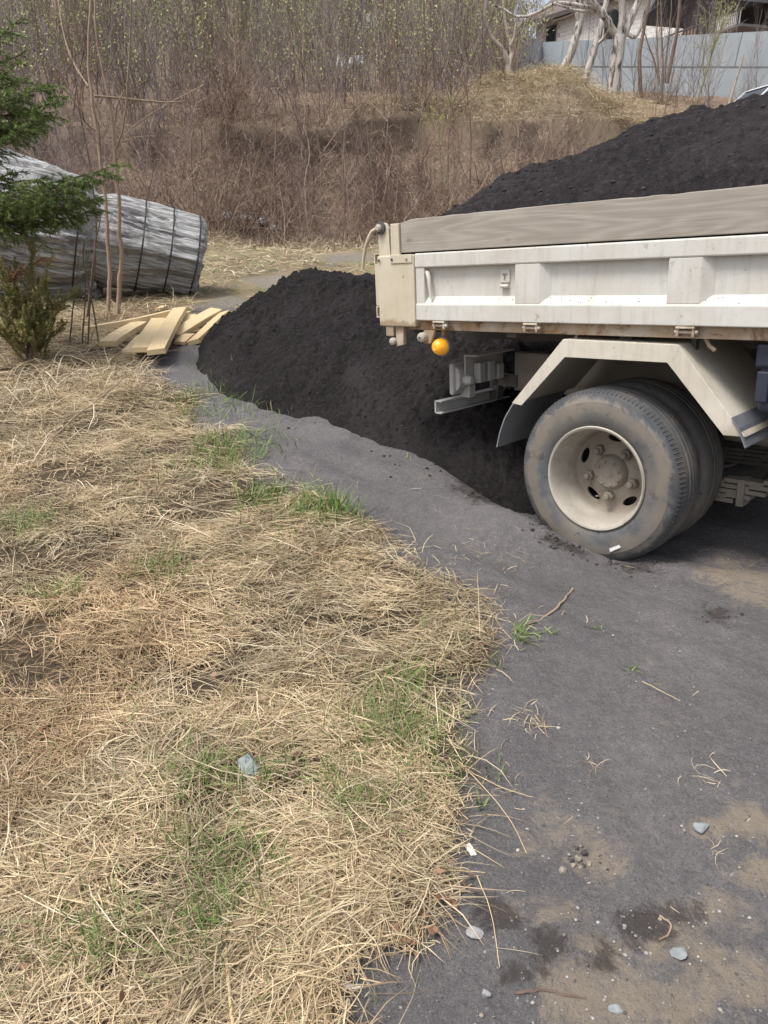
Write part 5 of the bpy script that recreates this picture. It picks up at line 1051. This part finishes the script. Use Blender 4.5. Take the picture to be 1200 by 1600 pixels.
# ------------------------------------------------------------------ fence, house, balcony house, car on the hill
M['fence'] = plain('grey_fence_sheet', (.36, .40, .43), (.30, .34, .37), .6, .55, 0, .1, 3, .02)
M['fence_post'] = plain('fence_post', (.17, .18, .19), (.13, .14, .15), 3, .7)
M['brick'] = plain('white_brick', (.82, .80, .78), (.70, .68, .66), 1.5, .9); M['mortar'] = plain('mortar', (.55, .53, .51), (.48, .46, .44), 2, .9)
M['roof'] = plain('brown_roof', (.16, .125, .115), (.12, .09, .085), 1, .8); M['timber_dark'] = plain('dark_timber', (.075, .065, .065), (.10, .085, .08), 1.2, .85); M['roof_slate'] = plain('blue_grey_roof', (.12, .135, .15), (.09, .10, .115), 1, .7)
M['bal_white'] = plain('white_baluster', (.70, .70, .69), (.60, .60, .58), 3, .7); M['bal_brown'] = plain('brown_baluster', (.33, .22, .14), (.25, .16, .10), 3, .8)
M['car_white'] = plain('white_car_paint', (.70, .73, .75), (.64, .67, .70), 2, .25); M['soffit'] = plain('soffit', (.22, .20, .19), (.17, .155, .15), 1, .9)
def fence_run(a, b, label, npan, hgt=2.25):
    a = np.array(a); b = np.array(b); za, zb = float(zt(a[0], a[1], False)), float(zt(b[0], b[1], False)); root = empty('sheet_fence', (a[0], a[1], za), label, 'fence')
    for i in range(npan):
        p, q = (a + (b - a) * t_ for t_ in (i / npan, (i + 1) / npan)); zp_, zq = (za + (zb - za) * t_ for t_ in (i / npan, (i + 1) / npan))
        P = np.array([p[0] - a[0], p[1] - a[1], zp_ - za]); Q = np.array([q[0] - a[0], q[1] - a[1], zq - za]); g_ = (Q - P) * .010
        for (z0, z1, off) in ((-.8, hgt * .5 - .045, 0), (hgt * .5 + .045, hgt + random.uniform(-.02, .02), .02)):
            MB().beam(P + g_ + [0, off, (z0 + z1) / 2], Q - g_ + [0, off, (z0 + z1) / 2], .03, z1 - z0).obj('panel', 'fence', root)
        MB().box(P[0] - .03, P[0] + .03, P[1] + .05, P[1] + .11, P[2] - .4, P[2] + hgt - .05).obj('post', 'fence_post', root)
    MB().beam(np.array([0, .06, hgt * .5]), np.array([b[0] - a[0], b[1] - a[1] + .06, zb - za + hgt * .5]), .04, .14).obj('rail', 'fence_post', root)
Fa = at_y(1290, 120, 29)[:2]; Fb = at_y(845, 115, 47)[:2]; Fc_ = at_y(795, 112, 42.5)[:2]
fence_run(Fa, Fb, 'long grey sheet-metal fence running behind the birches on the hill', 9); fence_run(Fb, Fc_, 'short return of the grey fence at its far left end', 2)
def brick_house():
    a = at_y(838, 42, 69); b = at_y(1075, -20, 57); d = b[:2] - a[:2]; L = np.linalg.norm(d); d /= L; nrm = np.array([d[1], -d[0]]); top = 16.3; base = 11.0
    root = empty('brick_house', (a[0], a[1], base), 'white brick house with a brown roof behind the grey fence', 'house'); ang = math.atan2(d[1], d[0]); root.rotation_euler = (0, 0, ang); h_ = top - base
    wl = MB().box(0, L, 0, 9, 0, h_).obj('wall', 'mortar', root)
    # courses of brick as far as they show above the fence
    ch = .26; me = None; zrow = 2.0; k_ = 0
    while zrow < h_ - .05:
        x = -.25 if k_ % 2 else 0.
        while x < L:
            x0 = max(x, 0) + .012; x1 = min(x + .9, L) - .012
            inwin = (x0 < 2.3 and x1 > 1.2 and zrow + ch > h_ - 1.45 and zrow < h_ - .35) or (x0 < 8.6 and x1 > 7.2 and zrow + ch > h_ - 2.6 and zrow < h_ - .5)
            if x1 - x0 > .05 and not inwin:
                if me is None: o = MB().box(-.43, .43, -.015, .012, .012, ch - .012).obj('brick', 'brick', wl); me = o.data
                else: o = link(bpy.data.objects.new('brick', me), wl)
                o.location = ((x0 + x1) / 2, 0, zrow); o.scale = ((x1 - x0) / .86, 1, 1)
            x += .9
        zrow += ch; k_ += 1
    for (x0, x1, z0, z1) in ((1.3, 2.2, h_ - 1.4, h_ - .4), (7.3, 8.5, h_ - 2.5, h_ - .6)):
        wn = MB().box(x0, x1, -.02, .02, z0, z1).obj('window', 'glass', root)
        MB().box(x0 - .08, x0, -.05, .02, z0 - .08, z1 + .08).box(x1, x1 + .08, -.05, .02, z0 - .08, z1 + .08).box(x0, x1, -.05, .02, z1, z1 + .08).box(x0, x1, -.05, .02, z0 - .08, z0).obj('window_frame', 'timber_dark', wn)
    rf = MB().prismx([(-.8, h_ - .05), (4.5, h_ + 3.4), (9.8, h_ - .05), (9.8, h_ + .15), (4.5, h_ + 3.6), (-.8, h_ + .15)], -1.2, L + .8).obj('roof', 'roof', root)
    MB().box(-1.2, L + .8, -.85, -.78, h_ - .12, h_ + .18).obj('fascia', 'timber_dark', rf); MB().prismx([(.1, h_), (8.9, h_), (4.5, h_ + 3.2)], 0, .2).obj('gable', 'soffit', root)
    MB().box(-3.4, 0, .6, 6, 0, h_ - .9).obj('annex', 'soffit', root); MB().prismx([(.2, h_ - 1.0), (6.4, h_ - .1), (6.4, h_ + .1), (.2, h_ - .8)], -3.8, -.02).obj('annex_roof', 'roof', root)
brick_house()
def balcony_house():
    a = at_y(1062, 40, 52); b = at_y(1178, 25, 46); d = b[:2] - a[:2]; L = np.linalg.norm(d); d /= L; base = 8.5
    root = empty('balcony_house', (a[0], a[1], base), 'dark timber house with railed balcony and overhanging roof at the top right', 'house'); root.rotation_euler = (0, 0, math.atan2(d[1], d[0]))
    zf = at_y(1160, 46, 47)[2] - base; zr = at_y(1160, 26, 47)[2] - base
    MB().box(0, L * .68, .3, 7, 0, zf + 2.6).obj('wall', 'timber_dark', root)
    for i in range(6): MB().box(0, L * .68, .27, .31, zf - 1 + i * .5, zf - .53 + i * .5).obj('board', 'timber_dark', root)
    MB().box(-.2, L + .1, -.9, 3.0, zf - .12, zf).obj('balcony_floor', 'soffit', root)
    for i in range(13): x = L * .70 + .12 + i * (L * .30 - .1) / 12; MB().box(x - .035, x + .035, -.88, -.84, zf, zr).obj('baluster', 'bal_white', root)
    for i in range(10): x = .1 + i * (L * .42) / 9; MB().box(x - .06, x + .06, -.88, -.84, zf, zr - .05).obj('baluster', 'bal_brown', root)
    MB().box(-.1, L, -.90, -.82, zr, zr + .08).obj('hand_rail', 'timber_dark', root)
    for x in (L * .69, L - .05, L * .45): MB().box(x - .06, x + .06, -.9, -.78, 0, zf + 2.0).obj('post', 'timber_dark', root)
    rx = [(-1.5, zr + .9), (L * .30, zr + 4.2), (L + .45, zr + .30), (L + .45, zr + .52), (L * .30, zr + 4.5), (-1.5, zr + 1.15)]
    for k_ in (0, 1): MB().prism([rx[k_], rx[k_ + 1], rx[4 - k_], rx[5 - k_]], -1.5, 7.5).obj('roof', 'roof_slate', root)
    MB().prism([(-1.3, zr + .9), (L * .30, zr + 4.1), (L + .2, zr + .35)], .28, .33).obj('gable', 'timber_dark', root)
balcony_house()
def white_car():
    c = at_y(1212, 140, 24.0); gz = float(zt(c[0], c[1])); zr = at_y(1180, 135, 24.0)[2]; k_ = (zr - gz) / 1.55; L = 4.2
    root = empty('parked_car', (c[0], c[1], gz), 'white car parked beyond the soil load, only its roof corner showing', 'car'); root.scale = (k_, k_, k_); root.rotation_euler = (0, 0, .12)
    body = MB().prism([(-1.25, .30), (-1.27, .70), (-1.2, .86), (-1.0, .97), (-.9, .98), (1.85, 1.0), (2.05, .88), (2.1, .35), (1.75, .28), (-1.0, .28)], -.84, .84).obj('body', 'car_white', root, bevel=.05, seg=3)
    MB().add([(-1.05, -.74, .97), (1.85, -.74, .99), (1.55, -.64, 1.52), (-.45, -.64, 1.52), (-1.05, .74, .97), (1.85, .74, .99), (1.55, .64, 1.52), (-.45, .64, 1.52)], [(0, 1, 2, 3), (7, 6, 5, 4), (0, 4, 5, 1), (1, 5, 6, 2), (2, 6, 7, 3), (3, 7, 4, 0)]).obj('cabin_glass', 'glass', root, bevel=.02)
    MB().add([(-.52, -.66, 1.49), (1.60, -.66, 1.49), (1.52, -.60, 1.55), (-.40, -.60, 1.55), (-.52, .66, 1.49), (1.60, .66, 1.49), (1.52, .60, 1.55), (-.40, .60, 1.55)], [(0, 1, 2, 3), (7, 6, 5, 4), (0, 4, 5, 1), (1, 5, 6, 2), (2, 6, 7, 3), (3, 7, 4, 0)]).obj('roof', 'car_white', root, bevel=.02)
    for y_ in (-.72, .72):
        MB().beam((-1.02, y_, .98), (-.47, y_ * .90, 1.50), .06, .06).obj('pillar', 'car_white', root); MB().beam((.55, y_ * 1.0, .98), (.5, y_ * .90, 1.50), .06, .06, (1, 0, 0)).obj('pillar', 'car_white', root); MB().beam((1.82, y_, .99), (1.55, y_ * .9, 1.50), .1, .06).obj('pillar', 'car_white', root)
        MB().box(-.85, -.68, y_ * 1.18 - .08, y_ * 1.18 + .08, 1.0, 1.14).obj('wing_mirror', 'plastic', root, bevel=.02)
        for x in (-.75, 1.3): MB().rev([(.31, -.1), (.31, .1), (.2, .12)], (x, y_, .31), 24).obj('wheel', 'tyre', root, smooth=True)
    for y_ in (-.6, .6): MB().box(-1.29, -1.24, y_ - .18, y_ + .18, .66, .80).obj('headlight', 'glass', root, bevel=.02)
white_car()

# ------------------------------------------------------------------ stones, twigs, litter
def stone(px, py, rpx, mat, label, flat=.6, name='stone', sub=3, ry=1.):
    c = G(px, py); z = np.linalg.norm(c - CAM); r = rpx / FPX * z; bm = bmesh.new(); bmesh.ops.create_icosphere(bm, subdivisions=sub, radius=r)
    pl = [(Vector(rng.normal(0, 1, 3)).normalized(), rng.uniform(.5, .85)) for _ in range(14)]
    for v in bm.verts:
        for n_, k_ in pl:
            d_ = v.co.dot(n_) - r * k_
            if d_ > 0: v.co -= n_ * d_
        v.co *= 1 + .06 * rng.normal() * .4; v.co.z *= flat; v.co.y *= ry
    me = bpy.data.meshes.new(name); bm.to_mesh(me); bm.free(); me.materials.append(M[mat]); o = link(bpy.data.objects.new(name, me)); o.location = (c[0], c[1], c[2] + r * flat * .45); o.rotation_euler = (0, 0, rng.uniform(0, 6)); return tag(o, label, 'stone')
stone(391, 1208, 24, 'stone_blue', 'blue-grey stone lying in the dry grass near the bottom', .8)
stone(1095, 1297, 11, 'stone_blue', 'rounded blue-grey pebble on the dark sand at the right', .8)
stone(742, 1462, 13, 'stone_grey', 'flat grey stone on the sand near the grass edge at the bottom', .5)
stone(1060, 1492, 13, 'stone_blue', 'pale flat stone pressed into the dirt at the lower right', .3)
stone(962, 1580, 10, 'stone_blue', 'small pale stone at the bottom edge of the dirt', .4)
stone(758, 1555, 8, 'stone_grey', 'small light stone at the bottom, below the grass corner', .6)
stone(879, 1362, 7, 'stone_tan', 'tan pebble left of the little pebble cluster on the dirt patch', .7)
for px, py, r_, lb in [(903, 1345, 6, 'largest tan pebble, in the middle'), (913, 1332, 4, 'tan pebble at the top'), (889, 1337, 4, 'tan pebble at the left'), (921, 1352, 5, 'tan pebble at the right'), (907, 1358, 4, 'tan pebble at the bottom'), (896, 1353, 5, 'smallest pebble at the lower left')]: stone(px, py, r_, 'stone_tan', lb + ' of the cluster beside the light dirt patch', .8, 'pebble', 2)['group'] = 'pebble cluster on the dirt patch'
stone(727, 742, 9, 'stone_grey', 'pale lump of stone on the sand crest left of the wheel', .9)
def ground_stick(pts, r0, r1, mat, name, label, cat, lift=.006, jag=0.):
    P = []
    for i, q in enumerate(pts):
        p = G(*q[:2]); P.append((p[0], p[1], p[2] + lift + (q[2] if len(q) > 2 else 0)))
    P = np.array(P); t = np.linspace(0, 1, len(P)); tt = np.linspace(0, 1, 4 * len(P)); P = np.stack([np.interp(tt, t, P[:, k_]) for k_ in range(3)], 1)
    for _ in range(4): P[1:-1] = (P[:-2] + 2 * P[1:-1] + P[2:]) / 4
    P[1:-1] += rng.normal(0, max(r0, r1) * .35, P[1:-1].shape)
    o = MB().tube(P, list(np.linspace(r0, r1, len(P)) * rng.uniform(.85, 1.15, len(P))), 6).obj(name, mat, None, smooth=True); return tag(o, label, cat)
ground_stick([(800, 988), (835, 975), (862, 960), (880, 942), (895, 922)], .0022, .005, 'bark_tan', 'twig', 'curved bare twig lying on the sand below the wheel', 'twig')
ground_stick([(70, 700, 0), (110, 672, .05), (160, 648, .10), (200, 622, .13), (232, 590, .16)], .006, .003, 'bark_tan', 'twig', 'long brown twig arching over the dry grass at the left', 'twig')
ground_stick([(355, 1500), (357, 1540), (363, 1600), (366, 1640)], .003, .003, 'pine', 'stalk', 'thick pale stalk lying upright in the grass at the bottom', 'stalk', .03)
for i, (pts, lb) in enumerate([([(715, 1195), (760, 1240), (800, 1290), (822, 1340)], 'long straw stalk reaching out over the sand from the grass edge, right one'), ([(700, 1190), (740, 1215), (790, 1240), (832, 1252)], 'long straw stalk reaching out over the sand, uppermost one'), ([(745, 1375), (768, 1430), (780, 1520)], 'thin straw lying on the sand by the grass corner'), ([(700, 1366), (735, 1368), (758, 1370)], 'short pale straw lying level on the sand by the grass'), ([(1003, 470 + 600), (1040, 1090), (1062, 1102)], 'thin pale straw on the sand at the right')]):
    ground_stick(pts, .0012, .0008, 'pine', 'straw_stalk', lb, 'straw', .012)
ground_stick([(805, 1553), (850, 1549), (880, 1558), (915, 1562)], .003, .002, 'bark_dark', 'twig', 'dark crooked twig half buried at the bottom of the dirt', 'twig', .002)
ground_stick([(1030, 1433), (1050, 1445), (1045, 1465), (1030, 1470)], .002, .002, 'bark_tan', 'twig', 'curled tan twig on the dirt at the lower right', 'twig', .003)
def scrap(px, py, wpx, hpx, name, label, mat='paper', Y=None, up=.0, n=7, crumple=.25):
    c = G(px, py) if Y is None else at_y(px, py, Y)
    if Y is not None: c[2] = max(c[2], float(zt(c[0], c[1])))
    z = np.linalg.norm(c - CAM); W_, H_ = wpx / FPX * z, hpx / FPX * z; vs = []; a = rng.uniform(-.5, .5)
    for i in range(n):
        for j in range(n):
            u, v_ = i / (n - 1) - .5, j / (n - 1) - .5; x = u * W_; y = v_ * H_ * (1 - up); zz = v_ * H_ * up + rng.normal(0, crumple * min(W_, H_) * .3); vs.append((x * math.cos(a) - y * math.sin(a), x * math.sin(a) + y * math.cos(a), zz))
    o = MB().add(vs, [(i * n + j, (i + 1) * n + j, (i + 1) * n + j + 1, i * n + j + 1) for i in range(n - 1) for j in range(n - 1)]).obj(name, mat); lo = min(v[2] for v in vs); o.location = (c[0], c[1], c[2] - lo + .002)
    sm = o.modifiers.new('thick', 'SOLIDIFY'); sm.thickness = .0015 if z < 6 else .01; return tag(o, label, 'litter')
scrap(735, 1330, 9, 22, 'paper_scrap', 'small white paper scrap on the sand beside the grass edge'); scrap(550, 1545, 24, 7, 'paper_scrap', 'white sliver of paper at the bottom end of the grass'); scrap(66, 1190, 7, 16, 'paper_scrap', 'white scrap in the dry grass at the left'); scrap(20, 1450, 14, 30, 'paper_scrap', 'white torn scrap in the grass at the lower left')
for a in [(386, 340, 16, 12, 'white crumpled bag at the foot of the bank, second from left'), (354, 338, 12, 10, 'small white scrap at the foot of the bank, leftmost'), (409, 348, 11, 13, 'lilac-white crumpled bag leaning on dead grass at the bank foot'), (434, 355, 22, 10, 'white flat piece of litter at the bank foot, rightmost')]:
    scrap(a[0], a[1] + 6, a[2], a[3], 'plastic_bag', a[4], 'plastic_white', up=.6, n=8, crumple=.5)
scrap(548, 108, 40, 18, 'plastic_sheet', 'white plastic sheet lying among the trees above the bank', 'plastic_white', Y=26.5, up=.6, n=10, crumple=.6); scrap(575, 48, 42, 22, 'plastic_sheet', 'pale sheet glimpsed high in the wood behind the bank', 'plastic_white', Y=42, up=.8, n=8, crumple=.3)
